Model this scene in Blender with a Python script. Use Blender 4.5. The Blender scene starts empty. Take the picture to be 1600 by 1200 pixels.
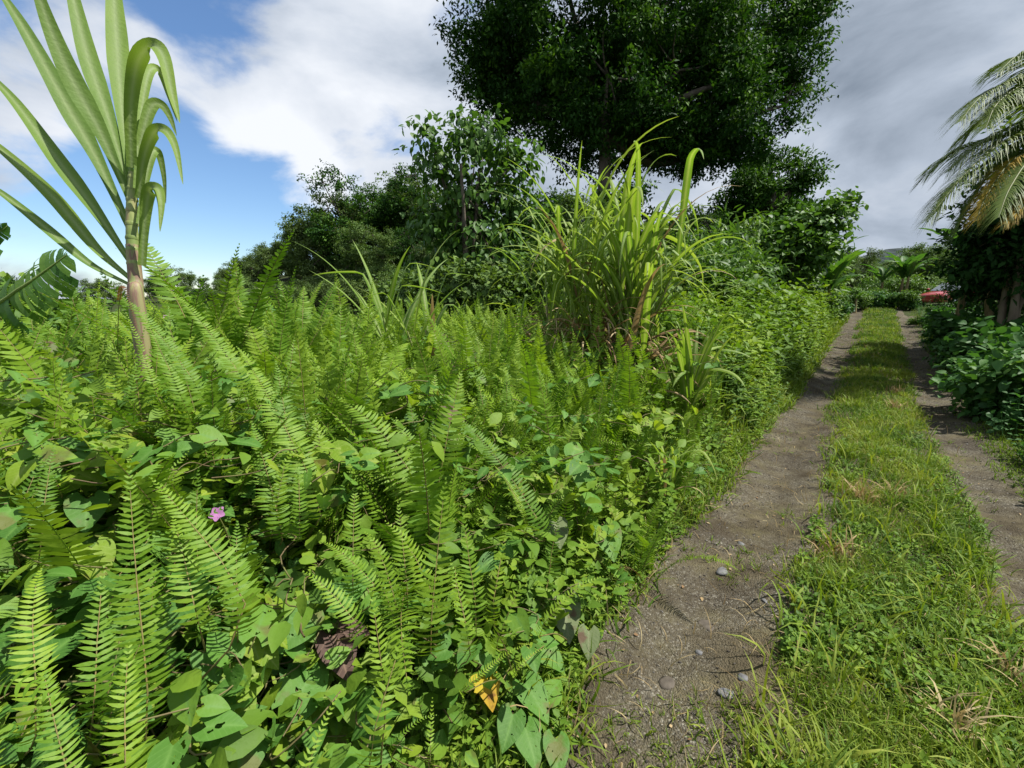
import bpy, math
import numpy as np
from mathutils import Vector

PI = math.pi
rng = np.random.default_rng(11)
SC = bpy.context.scene
COL = SC.collection

# ------------------------------------------------------------------ camera
CAM = np.array([0.0, 0.0, 1.6]); FPX = 671.0; PITCH = math.radians(11.2)
FW = np.array([0, math.cos(PITCH), -math.sin(PITCH)]); UP = np.array([0, math.sin(PITCH), math.cos(PITCH)])
def ray(px, py):
    return FW + np.array([1.0, 0, 0]) * ((px - 800) / FPX) + UP * ((600 - py) / FPX)
def at(px, py, Z):
    return CAM + ray(px, py) * Z
def to_px(p):
    d = np.asarray(p, float) - CAM; z = d @ FW
    return 800 + FPX * d[..., 0] / z, 600 - FPX * (d @ UP) / z, z
cd = bpy.data.cameras.new('camera'); cam = bpy.data.objects.new('camera', cd); COL.objects.link(cam)
cam.location = CAM; cam.rotation_euler = (PI / 2 - PITCH, 0, 0)
cd.sensor_width = 36; cd.lens = 36 * FPX / 1600; cd.clip_end = 5000; cd.clip_start = .02
SC.camera = cam

# ------------------------------------------------------------------ noise / terrain
_tab = np.random.default_rng(3).random((512, 512))
def vnoise(x, y):
    x = np.asarray(x, float); y = np.asarray(y, float)
    xi = np.floor(x).astype(int); yi = np.floor(y).astype(int); fx = x - xi; fy = y - yi
    fx = fx * fx * (3 - 2 * fx); fy = fy * fy * (3 - 2 * fy)
    g = lambda i, j: _tab[i % 512, j % 512]
    return (g(xi, yi) * (1 - fx) + g(xi + 1, yi) * fx) * (1 - fy) + (g(xi, yi + 1) * (1 - fx) + g(xi + 1, yi + 1) * fx) * fy
def fbm(x, y, o=4):
    s = 0; a = .5
    for k in range(o):
        s = s + a * (vnoise(x * 2**k + 17 * k, y * 2**k + 31 * k) - .5); a *= .5
    return s
DX, DY = .639, .769
def wd(s): return 1 + .016 * np.clip(s - 10, 0, 30)
def sn(x, y):
    s = DX * x + DY * y; return s, (DY * x - DX * y) / wd(s)
def xy(s, n):
    n = n * wd(s); return DX * s + DY * n, DY * s - DX * n
def sstep(a, b, v):
    t = np.clip((v - a) / (b - a), 0, 1); return t * t * (3 - 2 * t)
def rise(s): return .034 * np.clip(s - 9, 0, 25) - .004 * np.clip(s - 34, 0, 100)
def ground(x, y):
    s, n = sn(np.asarray(x, float), np.asarray(y, float))
    m = -.89 + .10 * (vnoise(s * .9, s * 0 + 4) - .5) + .2 * sstep(1.7, .9, s)
    z = .28 * sstep(m, m - .45, n) + .26 * sstep(-1.3, -2.4, n) + .20 * sstep(-2.2, -5, n)
    z = z + .28 * sstep(1.2, 2.6, n) + rise(s) * (1 - .45 * sstep(1.8, 3.2, n))
    z = z + .10 * fbm(x * .8, y * .8, 3) * sstep(.9, 1.8, np.abs(n))
    z = z + 10.5 * np.exp(-((x + 1) ** 2 + (y - 72) ** 2) / (2 * 21 ** 2)) * sstep(18, 35, y)
    return z
def vegf(x, y):
    s, n = sn(np.asarray(x, float), np.asarray(y, float))
    return np.maximum(sstep(-.9, -1.3, n), sstep(1.15, 1.6, n))
def hit(px, py, h=.5):
    d = ray(px, py); t = .5
    while t < 80:
        p = CAM + d * t
        if p[2] < ground(p[0], p[1]) + h * vegf(p[0], p[1]):
            lo_t = t - max(.06, t * .03)
            for _ in range(9):
                m = (lo_t + t) / 2; q = CAM + d * m
                if q[2] < ground(q[0], q[1]) + h * vegf(q[0], q[1]): t = m
                else: lo_t = m
            return CAM + d * t
        t += max(.06, t * .03)
    return CAM + d * 80

# ------------------------------------------------------------------ mesh builder
class MB:
    def __init__(s): s.V = []; s.Q = []; s.T = []; s.qm = []; s.tm = []; s.ti = []; s.ri = []; s.ve = []; s.n = 0
    def add(s, V, Q=None, T=None, mat=0, tint=.5, rib=0.0, vein=0.0):
        V = np.asarray(V, float).reshape(-1, 3); k = len(V)
        if Q is not None and len(Q):
            Q = np.asarray(Q, int).reshape(-1, 4); s.Q.append(Q + s.n); s.qm.append(np.full(len(Q), mat))
        if T is not None and len(T):
            T = np.asarray(T, int).reshape(-1, 3); s.T.append(T + s.n); s.tm.append(np.full(len(T), mat))
        s.V.append(V); s.ti.append(np.broadcast_to(np.asarray(tint, float), (k,))); s.ri.append(np.broadcast_to(np.asarray(rib, float), (k,))); s.ve.append(np.broadcast_to(np.asarray(vein, float), (k,)))
        s.n += k
    def inst(s, tm, R, t, tint=.5, mat=0):
        N = len(t)
        if N == 0: return
        tv = tm['V']; k = len(tv)
        V = np.einsum('nij,vj->nvi', R, tv) + np.asarray(t)[:, None, :]
        off = (np.arange(N) * k)[:, None, None]
        Q = (tm['Q'][None] + off).reshape(-1, 4) if len(tm['Q']) else None
        T = (tm['T'][None] + off).reshape(-1, 3) if len(tm['T']) else None
        ti = np.repeat(np.broadcast_to(np.asarray(tint, float), (N,)), k)
        s.add(V.reshape(-1, 3), Q, T, mat, ti, np.tile(tm['rib'], N), np.tile(tm['vein'], N) if 'vein' in tm else 0.0)
    def mesh(s, name, mats, origin=(0, 0, 0), smooth=True):
        me = bpy.data.meshes.new(name)
        V = np.concatenate(s.V) - np.asarray(origin, float)
        Q = np.concatenate(s.Q) if s.Q else np.zeros((0, 4), int); T = np.concatenate(s.T) if s.T else np.zeros((0, 3), int)
        me.vertices.add(len(V)); me.vertices.foreach_set('co', V.astype(np.float32).ravel())
        nq, nt = len(Q), len(T)
        me.loops.add(nq * 4 + nt * 3)
        me.loops.foreach_set('vertex_index', np.concatenate([Q.ravel(), T.ravel()]).astype(np.int32))
        me.polygons.add(nq + nt)
        me.polygons.foreach_set('loop_start', np.concatenate([np.arange(nq) * 4, nq * 4 + np.arange(nt) * 3]).astype(np.int32))
        mi = np.concatenate(([np.concatenate(s.qm)] if s.qm else []) + ([np.concatenate(s.tm)] if s.tm else []))
        for m in mats: me.materials.append(m)
        me.polygons.foreach_set('material_index', mi.astype(np.int32))
        me.polygons.foreach_set('use_smooth', np.full(nq + nt, smooth))
        a = me.attributes.new('tint', 'FLOAT', 'POINT'); a.data.foreach_set('value', np.concatenate(s.ti).astype(np.float32))
        a = me.attributes.new('rib', 'FLOAT', 'POINT'); a.data.foreach_set('value', np.concatenate(s.ri).astype(np.float32))
        vv = np.concatenate(s.ve)
        if vv.any(): a = me.attributes.new('vein', 'FLOAT', 'POINT'); a.data.foreach_set('value', vv.astype(np.float32))
        me.update(calc_edges=True)
        return me

def nrm(v):
    v = np.asarray(v, float); return v / (np.linalg.norm(v, axis=-1, keepdims=True) + 1e-9)
def frames(d, nh, sc=1.0, sw=None):
    y = nrm(d); x = nrm(np.cross(y, nh)); z = np.cross(x, y)
    sc = np.broadcast_to(np.asarray(sc, float), (len(y),))[:, None]
    sx = sc if sw is None else np.broadcast_to(np.asarray(sw, float), (len(y),))[:, None]
    return np.stack([x * sx, y * sc, z * sc], axis=2)
def rdir(N, r=None):
    return nrm((r or rng).normal(size=(N, 3)))
def bez(P, k=14):
    P = np.asarray(P, float)
    if len(P) == 2: P = np.stack([P[0], P.mean(0), P[1]])
    n = len(P); Pe = np.vstack([2 * P[0] - P[1], P, 2 * P[-1] - P[-2]])
    u = np.linspace(0, n - 1 - 1e-6, k); i = u.astype(int); f = (u - i)[:, None]
    a, b, c, d = Pe[i], Pe[i + 1], Pe[i + 2], Pe[i + 3]
    return .5 * (2 * b + (c - a) * f + (2 * a - 5 * b + 4 * c - d) * f**2 + (3 * b - a - 3 * c + d) * f**3)
def arc(P, k):
    d = np.concatenate([[0], np.cumsum(np.linalg.norm(np.diff(P, axis=0), axis=1))]); q = np.linspace(0, d[-1], k)
    return np.stack([np.interp(q, d, P[:, j]) for j in range(3)], -1)
def tube(P, R, sides=6):
    P = np.asarray(P, float); R = np.broadcast_to(np.asarray(R, float), (len(P),))
    T = nrm(np.gradient(P, axis=0)); h = np.where(np.abs(T[:, 2:3]) > .9, [[1.0, 0, 0]], [[0, 0, 1.0]])
    h = np.broadcast_to(h[len(P) // 2], T.shape)
    x = nrm(np.cross(T, h)); y = np.cross(T, x); a = np.arange(sides) * 2 * PI / sides
    V = P[:, None] + R[:, None, None] * (np.cos(a)[None, :, None] * x[:, None] + np.sin(a)[None, :, None] * y[:, None])
    i = np.arange(len(P) - 1)[:, None] * sides; j = np.arange(sides)[None]; j2 = (j + 1) % sides
    Q = np.stack([i + j, i + j2, i + sides + j2, i + sides + j], axis=-1).reshape(-1, 4)
    return V.reshape(-1, 3), Q

# ------------------------------------------------------------------ objects
def link(name, data, parent=None, loc=(0, 0, 0)):
    o = bpy.data.objects.new(name, data); COL.objects.link(o); o.location = loc
    if parent is not None: o.parent = parent
    return o
def tag(o, label=None, cat=None, group=None, kind=None):
    if label: o['label'] = label
    if cat: o['category'] = cat
    if group: o['group'] = group
    if kind: o['kind'] = kind
    return o
def thing(name, label, cat, loc=(0, 0, 0), group=None, rz=0):
    o = link(name, None, None, loc); o.empty_display_size = .1; o.rotation_euler = (0, 0, rz)
    return tag(o, label, cat, group)
def copy_tree(o, parent=None):
    c = o.copy(); COL.objects.link(c)
    if parent is not None: c.parent = parent
    for ch in list(o.children): copy_tree(ch, c)
    return c

# ------------------------------------------------------------------ materials
def nodes(name):
    m = bpy.data.materials.new(name); m.use_nodes = True; nt = m.node_tree; nt.nodes.clear()
    return m, nt, nt.nodes, nt.links
def ramp(N, stops):
    r = N.new('ShaderNodeValToRGB'); e = r.color_ramp.elements
    while len(e) < len(stops): e.new(.5)
    for k, (p, c) in enumerate(stops): e[k].position = p; e[k].color = (*c, 1)
    return r
def math_node(N, L, op, a, b=None, clamp=False):
    m = N.new('ShaderNodeMath'); m.operation = op; m.use_clamp = clamp
    for k, v in enumerate((a, b)):
        if v is None: continue
        if isinstance(v, (int, float)): m.inputs[k].default_value = v
        else: L.new(v, m.inputs[k])
    return m.outputs[0]
def leafmat(name, c0, c1, c2, trans=.35, rough=.42, rib=None, tr=(1.25, 1.3, .5), var=.25, stripes=0, spots=None, spec=.22, veins=0, holes=0):
    rough = min(.75, rough + .16)
    m, nt, N, L = nodes(name)
    at_ = N.new('ShaderNodeAttribute'); at_.attribute_name = 'tint'
    oi = N.new('ShaderNodeObjectInfo')
    tc = N.new('ShaderNodeTexCoord'); nz = N.new('ShaderNodeTexNoise'); nz.inputs['Scale'].default_value = 9; nz.inputs['Detail'].default_value = 4
    L.new(tc.outputs['Object'], nz.inputs['Vector'])
    f = math_node(N, L, 'ADD', at_.outputs['Fac'], math_node(N, L, 'MULTIPLY', math_node(N, L, 'SUBTRACT', oi.outputs['Random'], .5), var))
    f = math_node(N, L, 'ADD', f, math_node(N, L, 'MULTIPLY', math_node(N, L, 'SUBTRACT', nz.outputs['Fac'], .5), .5), True)
    r = ramp(N, [(0, c0), (.5, c1), (1, c2)]); L.new(f, r.inputs[0]); col = r.outputs[0]
    if rib:
        ra = N.new('ShaderNodeAttribute'); ra.attribute_name = 'rib'
        mx = N.new('ShaderNodeMixRGB'); mx.inputs[2].default_value = (*rib, 1)
        p = math_node(N, L, 'POWER', ra.outputs['Fac'], 3.0)
        L.new(p, mx.inputs[0]); L.new(col, mx.inputs[1]); col = mx.outputs[0]
    if veins:
        va = N.new('ShaderNodeAttribute'); va.attribute_name = 'vein'
        fr = math_node(N, L, 'FRACT', math_node(N, L, 'MULTIPLY', va.outputs['Fac'], veins))
        q_ = math_node(N, L, 'POWER', math_node(N, L, 'ABSOLUTE', math_node(N, L, 'SUBTRACT', math_node(N, L, 'MULTIPLY', fr, 2.0), 1.0)), 9.0)
        mx = N.new('ShaderNodeMixRGB'); mx.inputs[2].default_value = (*rib, 1); L.new(math_node(N, L, 'MULTIPLY', q_, .55), mx.inputs[0]); L.new(col, mx.inputs[1]); col = mx.outputs[0]
    if spots:
        n2 = N.new('ShaderNodeTexNoise'); n2.inputs['Scale'].default_value = spots[1]; n2.inputs['Detail'].default_value = 3
        L.new(tc.outputs['Object'], n2.inputs['Vector'])
        rr = ramp(N, [(.60, (0, 0, 0)), (.68, (1, 1, 1))]); L.new(n2.outputs['Fac'], rr.inputs[0])
        mx = N.new('ShaderNodeMixRGB'); mx.inputs[2].default_value = (*spots[0], 1); L.new(rr.outputs[0], mx.inputs[0]); L.new(col, mx.inputs[1]); col = mx.outputs[0]
    b = N.new('ShaderNodeBsdfPrincipled'); b.inputs['Roughness'].default_value = rough; b.inputs['Specular IOR Level'].default_value = spec
    L.new(col, b.inputs['Base Color'])
    n3 = N.new('ShaderNodeTexNoise'); n3.inputs['Scale'].default_value = 60; L.new(tc.outputs['Object'], n3.inputs['Vector'])
    bp = N.new('ShaderNodeBump'); bp.inputs['Strength'].default_value = .25; bp.inputs['Distance'].default_value = .01
    L.new(n3.outputs['Fac'], bp.inputs['Height']); L.new(bp.outputs[0], b.inputs['Normal'])
    t = N.new('ShaderNodeBsdfTranslucent'); mm = N.new('ShaderNodeMixRGB'); mm.blend_type = 'MULTIPLY'; mm.inputs[0].default_value = 1
    mm.inputs[2].default_value = (*tr, 1); L.new(col, mm.inputs[1]); L.new(mm.outputs[0], t.inputs['Color'])
    ms = N.new('ShaderNodeMixShader'); ms.inputs[0].default_value = trans
    L.new(b.outputs[0], ms.inputs[1]); L.new(t.outputs[0], ms.inputs[2])
    out = ms.outputs[0]
    if holes:
        h1 = N.new('ShaderNodeTexNoise'); h1.inputs['Scale'].default_value = holes; h1.inputs['Detail'].default_value = 2; L.new(tc.outputs['Object'], h1.inputs['Vector'])
        hm = math_node(N, L, 'GREATER_THAN', h1.outputs['Fac'], .67); tb = N.new('ShaderNodeBsdfTransparent'); m2 = N.new('ShaderNodeMixShader')
        L.new(hm, m2.inputs[0]); L.new(out, m2.inputs[1]); L.new(tb.outputs[0], m2.inputs[2]); out = m2.outputs[0]
    o = N.new('ShaderNodeOutputMaterial'); L.new(out, o.inputs['Surface'])
    return m
def solid(name, stops, scale=8, rough=.8, bump=.4, bscale=30, dist=.02, stretch=(1, 1, 1), metal=0, spec=.3, coat=0):
    m, nt, N, L = nodes(name)
    tc = N.new('ShaderNodeTexCoord'); mp = N.new('ShaderNodeMapping'); mp.inputs['Scale'].default_value = stretch
    L.new(tc.outputs['Object'], mp.inputs['Vector'])
    nz = N.new('ShaderNodeTexNoise'); nz.inputs['Scale'].default_value = scale; nz.inputs['Detail'].default_value = 6; L.new(mp.outputs[0], nz.inputs['Vector'])
    r = ramp(N, stops); L.new(nz.outputs['Fac'], r.inputs[0])
    b = N.new('ShaderNodeBsdfPrincipled'); b.inputs['Roughness'].default_value = rough; b.inputs['Metallic'].default_value = metal
    b.inputs['Specular IOR Level'].default_value = spec; b.inputs['Coat Weight'].default_value = coat
    L.new(r.outputs[0], b.inputs['Base Color'])
    if bump:
        n2 = N.new('ShaderNodeTexNoise'); n2.inputs['Scale'].default_value = bscale; n2.inputs['Detail'].default_value = 5; L.new(mp.outputs[0], n2.inputs['Vector'])
        bp = N.new('ShaderNodeBump'); bp.inputs['Strength'].default_value = bump; bp.inputs['Distance'].default_value = dist
        L.new(n2.outputs['Fac'], bp.inputs['Height']); L.new(bp.outputs[0], b.inputs['Normal'])
    o = N.new('ShaderNodeOutputMaterial'); L.new(b.outputs[0], o.inputs['Surface'])
    return m

M = {}
M['fern'] = leafmat('fern_leaf', (.055, .135, .012), (.12, .235, .015), (.22, .335, .024), .36, .40, spec=.3)
M['rachis'] = solid('fern_rachis', [(.3, (.10, .10, .03)), (.7, (.20, .15, .05))], 20, .6, 0)
M['fern_red'] = leafmat('rusty_fern', (.10, .05, .03), (.15, .075, .045), (.20, .12, .06), .3, .5)
M['vine'] = leafmat('vine_leaf', (.05, .13, .022), (.085, .20, .028), (.18, .29, .03), .32, .4, rib=(.12, .24, .05), spots=((.12, .14, .035), 11), veins=7, holes=55)
M['vine_yellow'] = leafmat('yellow_green_leaf', (.13, .22, .02), (.17, .28, .02), (.26, .33, .03), .42, .42, rib=(.28, .36, .08), veins=7, spots=((.16, .15, .03), 13), holes=48)
M['leaf_dying'] = leafmat('dying_leaf', (.40, .30, .02), (.48, .38, .025), (.45, .20, .03), .4, .5, spots=((.22, .10, .02), 18))
M['leaf_purple'] = leafmat('purple_leaf', (.07, .04, .032), (.10, .06, .045), (.13, .12, .05), .25, .5, rib=(.2, .13, .09), veins=7, tr=(1.3, .9, .7))
M['leaf_pale'] = leafmat('pale_backed_leaf', (.10, .13, .055), (.14, .18, .08), (.15, .14, .075), .25, .55, rib=(.2, .22, .12), veins=7, spots=((.12, .08, .05), 14))
M['herb'] = leafmat('herb_leaf', (.06, .125, .017), (.11, .205, .02), (.21, .30, .026), .34, .42)
M['stem'] = solid('green_stem', [(.3, (.07, .12, .02)), (.7, (.14, .13, .04))], 15, .6, 0)
M['vstem'] = solid('vine_stem', [(.3, (.10, .06, .035)), (.7, (.13, .14, .04))], 15, .6, 0)
M['grass'] = leafmat('grass_blade', (.06, .125, .016), (.14, .215, .023), (.255, .295, .04), .35, .45)
M['straw'] = leafmat('dry_blade', (.24, .17, .08), (.36, .27, .13), (.45, .37, .2), .25, .6, tr=(1, .9, .7))
M['cane'] = leafmat('cane_leaf', (.09, .18, .03), (.16, .27, .03), (.26, .35, .05), .42, .38, rib=(.30, .36, .14))
M['cane_blue'] = leafmat('broad_cane_leaf', (.09, .17, .035), (.135, .225, .04), (.20, .29, .045), .36, .45, rib=(.26, .33, .15))
M['cane_dry'] = leafmat('dry_cane_leaf', (.20, .12, .06), (.34, .24, .12), (.48, .38, .22), .25, .6, tr=(1, .9, .7))
M['cane_stalk'] = solid('cane_stalk', [(.35, (.16, .22, .06)), (.55, (.27, .31, .11)), (.72, (.30, .20, .13))], 6, .5, .15, 20, .005, (6, 6, .6))
M['sheath'] = solid('cane_sheath', [(.38, (.26, .24, .11)), (.5, (.20, .11, .09)), (.62, (.20, .23, .09))], 5, .55, .15, 20, .005, (9, 9, .5))
M['crown_dark'] = leafmat('glossy_dark_leaf', (.012, .040, .008), (.026, .078, .012), (.085, .18, .02), .22, .5, spec=.12)
M['crown_mid'] = leafmat('forest_leaf', (.05, .095, .026), (.085, .15, .034), (.14, .21, .045), .25, .5)
M['crown_olive'] = leafmat('olive_forest_leaf', (.055, .09, .028), (.09, .145, .037), (.14, .20, .05), .25, .5)
M['crown_broad'] = leafmat('broad_tree_leaf', (.045, .105, .02), (.08, .17, .028), (.17, .27, .045), .32, .33)
M['shrub'] = leafmat('shrub_leaf', (.04, .095, .016), (.08, .165, .02), (.16, .25, .028), .3, .38)
M['shrub_cool'] = leafmat('cool_shrub_leaf', (.03, .09, .024), (.055, .145, .032), (.11, .21, .04), .3, .4)
M['banana'] = leafmat('banana_leaf', (.035, .10, .022), (.06, .15, .03), (.13, .24, .03), .38, .36, rib=(.22, .30, .08))
M['banana_yellow'] = leafmat('yellow_banana_leaf', (.25, .19, .03), (.38, .28, .035), (.45, .38, .06), .4, .5)
M['palm'] = leafmat('palm_leaf', (.08, .13, .028), (.125, .18, .04), (.19, .235, .055), .3, .4)
M['palm_yellow'] = leafmat('yellow_palm_leaf', (.30, .19, .03), (.42, .28, .04), (.40, .33, .08), .4, .5)
M['bark'] = solid('bark', [(.3, (.05, .04, .03)), (.7, (.14, .115, .09))], 6, .9, .7, 14, .05, (1, 1, .3))
M['bark_pale'] = solid('pale_bark', [(.3, (.13, .10, .07)), (.7, (.26, .21, .15))], 6, .9, .6, 14, .04, (1, 1, .4))
M['pseudostem'] = solid('banana_stem', [(.35, (.10, .085, .035)), (.55, (.26, .19, .09)), (.7, (.14, .17, .05))], 4, .6, .3, 10, .02, (5, 5, .5))
M['petal'] = leafmat('pink_petal', (.45, .18, .42), (.55, .25, .52), (.65, .4, .62), .4, .5, tr=(1, .8, 1))
M['bud'] = solid('white_bud', [(.3, (.5, .5, .42)), (.7, (.7, .7, .6))], 30, .7, 0)

def stone_mat(name, a, b):
    return solid(name, [(.3, a), (.7, b)], 25, .8, .5, 70, .004)
M['stone'] = stone_mat('grey_stone', (.085, .085, .088), (.16, .16, .163))
M['stone_tan'] = stone_mat('tan_stone', (.05, .041, .031), (.105, .088, .07))
M['gravel'] = leafmat('gravel', (.04, .034, .028), (.085, .075, .063), (.19, .18, .165), 0, .85, spec=.2)

# ground and track
def ground_material():
    m, nt, N, L = nodes('bank_soil')
    tc = N.new('ShaderNodeTexCoord')
    n1 = N.new('ShaderNodeTexNoise'); n1.inputs['Scale'].default_value = 1.6; n1.inputs['Detail'].default_value = 8; L.new(tc.outputs['Object'], n1.inputs['Vector'])
    r = ramp(N, [(.3, (.022, .018, .012)), (.5, (.035, .045, .014)), (.7, (.045, .075, .018))]); L.new(n1.outputs['Fac'], r.inputs[0])
    b = N.new('ShaderNodeBsdfPrincipled'); b.inputs['Roughness'].default_value = .95; b.inputs['Specular IOR Level'].default_value = .1; L.new(r.outputs[0], b.inputs['Base Color'])
    n2 = N.new('ShaderNodeTexNoise'); n2.inputs['Scale'].default_value = 14; n2.inputs['Detail'].default_value = 8; L.new(tc.outputs['Object'], n2.inputs['Vector'])
    bp = N.new('ShaderNodeBump'); bp.inputs['Strength'].default_value = .8; bp.inputs['Distance'].default_value = .05; L.new(n2.outputs['Fac'], bp.inputs['Height']); L.new(bp.outputs[0], b.inputs['Normal'])
    o = N.new('ShaderNodeOutputMaterial'); L.new(b.outputs[0], o.inputs['Surface']); return m
def track_material():
    m, nt, N, L = nodes('dirt_and_gravel')
    tc = N.new('ShaderNodeTexCoord')
    def noise(sc, det=6, ro=.55):
        n = N.new('ShaderNodeTexNoise'); n.inputs['Scale'].default_value = sc; n.inputs['Detail'].default_value = det; n.inputs['Roughness'].default_value = ro
        L.new(tc.outputs['Object'], n.inputs['Vector']); return n.outputs['Fac']
    def mix(f, a, b, bt='MIX'):
        x = N.new('ShaderNodeMixRGB'); x.blend_type = bt
        for k, v in ((0, f), (1, a), (2, b)):
            if isinstance(v, (int, float)): x.inputs[k].default_value = v
            elif isinstance(v, tuple): x.inputs[k].default_value = (*v, 1)
            else: L.new(v, x.inputs[k])
        return x.outputs[0]
    dirt = ramp(N, [(.3, (.036, .028, .017)), (.5, (.073, .060, .037)), (.7, (.125, .105, .068))]); L.new(noise(5, 9, .7), dirt.inputs[0])
    vor = N.new('ShaderNodeTexVoronoi'); vor.inputs['Scale'].default_value = 120; L.new(tc.outputs['Object'], vor.inputs['Vector'])
    gcol = ramp(N, [(0, (.045, .04, .034)), (.45, (.098, .088, .066)), (.8, (.16, .147, .116)), (1, (.28, .265, .22))])
    sep = N.new('ShaderNodeSeparateColor'); L.new(vor.outputs['Color'], sep.inputs[0]); L.new(sep.outputs[0], gcol.inputs[0])
    gm = ramp(N, [(.40, (0, 0, 0)), (.60, (1, 1, 1))]); L.new(noise(2.3, 6), gm.inputs[0])
    sel = ramp(N, [(.45, (0, 0, 0)), (.55, (1, 1, 1))]); L.new(sep.outputs[1], sel.inputs[0])
    f = math_node(N, L, 'MULTIPLY', gm.outputs[0], math_node(N, L, 'ADD', math_node(N, L, 'MULTIPLY', sel.outputs[0], .6), .3))
    col = mix(f, dirt.outputs[0], gcol.outputs[0])
    lm = ramp(N, [(.5, (0, 0, 0)), (.66, (1, 1, 1))]); L.new(noise(3.1, 7, .7), lm.inputs[0])
    col = mix(math_node(N, L, 'MULTIPLY', lm.outputs[0], .45), col, (.14, .125, .06))
    dp = ramp(N, [(.52, (0, 0, 0)), (.64, (1, 1, 1))]); L.new(noise(1.1, 5, .6), dp.inputs[0])
    col = mix(math_node(N, L, 'MULTIPLY', dp.outputs[0], .5), col, (.03, .021, .014))
    b = N.new('ShaderNodeBsdfPrincipled'); b.inputs['Roughness'].default_value = .92; b.inputs['Specular IOR Level'].default_value = .15; L.new(col, b.inputs['Base Color'])
    bp = N.new('ShaderNodeBump'); bp.inputs['Strength'].default_value = .7; bp.inputs['Distance'].default_value = .012
    h = math_node(N, L, 'ADD', noise(55, 6, .7), math_node(N, L, 'MULTIPLY', vor.outputs['Distance'], -1.2)); L.new(h, bp.inputs['Height'])
    L.new(bp.outputs[0], b.inputs['Normal'])
    o = N.new('ShaderNodeOutputMaterial'); L.new(b.outputs[0], o.inputs['Surface']); return m
M['ground'] = ground_material(); M['track'] = track_material()
M['hill'] = solid('wooded_hill', [(.35, (.022, .034, .036)), (.65, (.042, .056, .054))], .06, 1, .9, .12, 6)  # base colour pushed bluish in place of distance haze

# ------------------------------------------------------------------ templates
def leaf_tmpl(rows=4, prof=None, fold=.15, droop=.15, back=0.0, wav=0.0, cols=3):
    t = np.linspace(0, 1, rows + 1); w = np.array([prof(x) for x in t]); c = np.linspace(-1, 1, cols)
    V = []; rib = []; vein = []
    for k, x in enumerate(t):
        for e in c:
            yy = x - back * abs(e) ** 1.5 * (1 - x) ** 2
            V.append([w[k] * e, yy, fold * w[k] * abs(e) * 1.6 - droop * x * x + wav * w[k] * abs(e) * math.sin(9 * x + (e > 0))]); rib.append(1.0 if abs(e) < .01 else 0.0); vein.append(.2 + x - .42 * abs(e) * w[k] / .45)
    Q = [[r * cols + q, r * cols + q + 1, (r + 1) * cols + q + 1, (r + 1) * cols + q] for r in range(rows) for q in range(cols - 1)]
    return dict(V=np.array(V), Q=np.array(Q), T=np.zeros((0, 3), int), rib=np.array(rib), vein=np.array(vein))
ovate = lambda x: .03 + .30 * math.sin(PI * min(1, x) ** .75) ** .9
lance = lambda x: .015 + .13 * math.sin(PI * x ** .7)
roundp = lambda x: .05 + .42 * math.sin(PI * (x * .93 + .04) ** .8) ** .8
heart = lambda x: float(np.interp(x, [0, .06, .13, .24, .38, .52, .66, .8, .92, 1], [.20, .33, .405, .44, .425, .37, .285, .175, .075, .003]))
L_FAR = leaf_tmpl(1, lambda x: .30 * (1 - .5 * x), .2, .1, cols=2)
L_SIMPLE = leaf_tmpl(2, ovate, .2, .18)
L_TREE = leaf_tmpl(2, lambda x: .02 + .23 * math.sin(PI * x ** .85), .15, .12)
L_OV = leaf_tmpl(4, ovate, .15, .2, wav=.06)
L_LAN = leaf_tmpl(3, lance, .15, .25)
L_RND = leaf_tmpl(4, roundp, .12, .2)
L_HEART = leaf_tmpl(16, heart, .10, .22, back=.26, wav=.06, cols=7)
L_HEART_LO = leaf_tmpl(8, heart, .12, .22, back=.26, cols=5)
def blade_tmpl(seg, bend, w):
    V = []; y = 0; z = 0; a = .15
    for k in range(seg + 1):
        t = k / seg; ww = w * (1 - t ** 1.6) + .002; V += [[-ww, y, z], [ww, y, z]]
        a = .12 + bend * t; y += math.sin(a) / seg; z += math.cos(a) / seg
    Q = [[2 * k, 2 * k + 1, 2 * k + 3, 2 * k + 2] for k in range(seg)]
    return dict(V=np.array(V), Q=np.array(Q), T=np.zeros((0, 3), int), rib=np.zeros(len(V)))
BLADES = [blade_tmpl(4, b, w) for b, w in ((.5, .022), (1.2, .03), (1.8, .026), (2.3, .035))]
def rotz(a, s=1.0, sz=None):
    a = np.asarray(a); c, d = np.cos(a), np.sin(a); o = np.zeros_like(a); s = np.broadcast_to(np.asarray(s, float), a.shape); sz = s if sz is None else sz
    return np.stack([np.stack([c * s, -d * s, o], -1), np.stack([d * s, c * s, o], -1), np.stack([o, o, np.broadcast_to(sz, a.shape)], -1)], 1)
def rot_tilt(a, tilt, az, s):
    R = rotz(a, 1.0); cx, sx = np.cos(tilt), np.sin(tilt); k = np.stack([-np.sin(az), np.cos(az), np.zeros_like(az)], -1)
    K = np.zeros((len(a), 3, 3)); K[:, 0, 1] = -k[:, 2]; K[:, 0, 2] = k[:, 1]; K[:, 1, 0] = k[:, 2]; K[:, 1, 2] = -k[:, 0]; K[:, 2, 0] = -k[:, 1]; K[:, 2, 1] = k[:, 0]
    T = np.eye(3)[None] + sx[:, None, None] * K + (1 - cx)[:, None, None] * (K @ K)
    return (T @ R) * np.asarray(s)[:, None, None]

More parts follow.
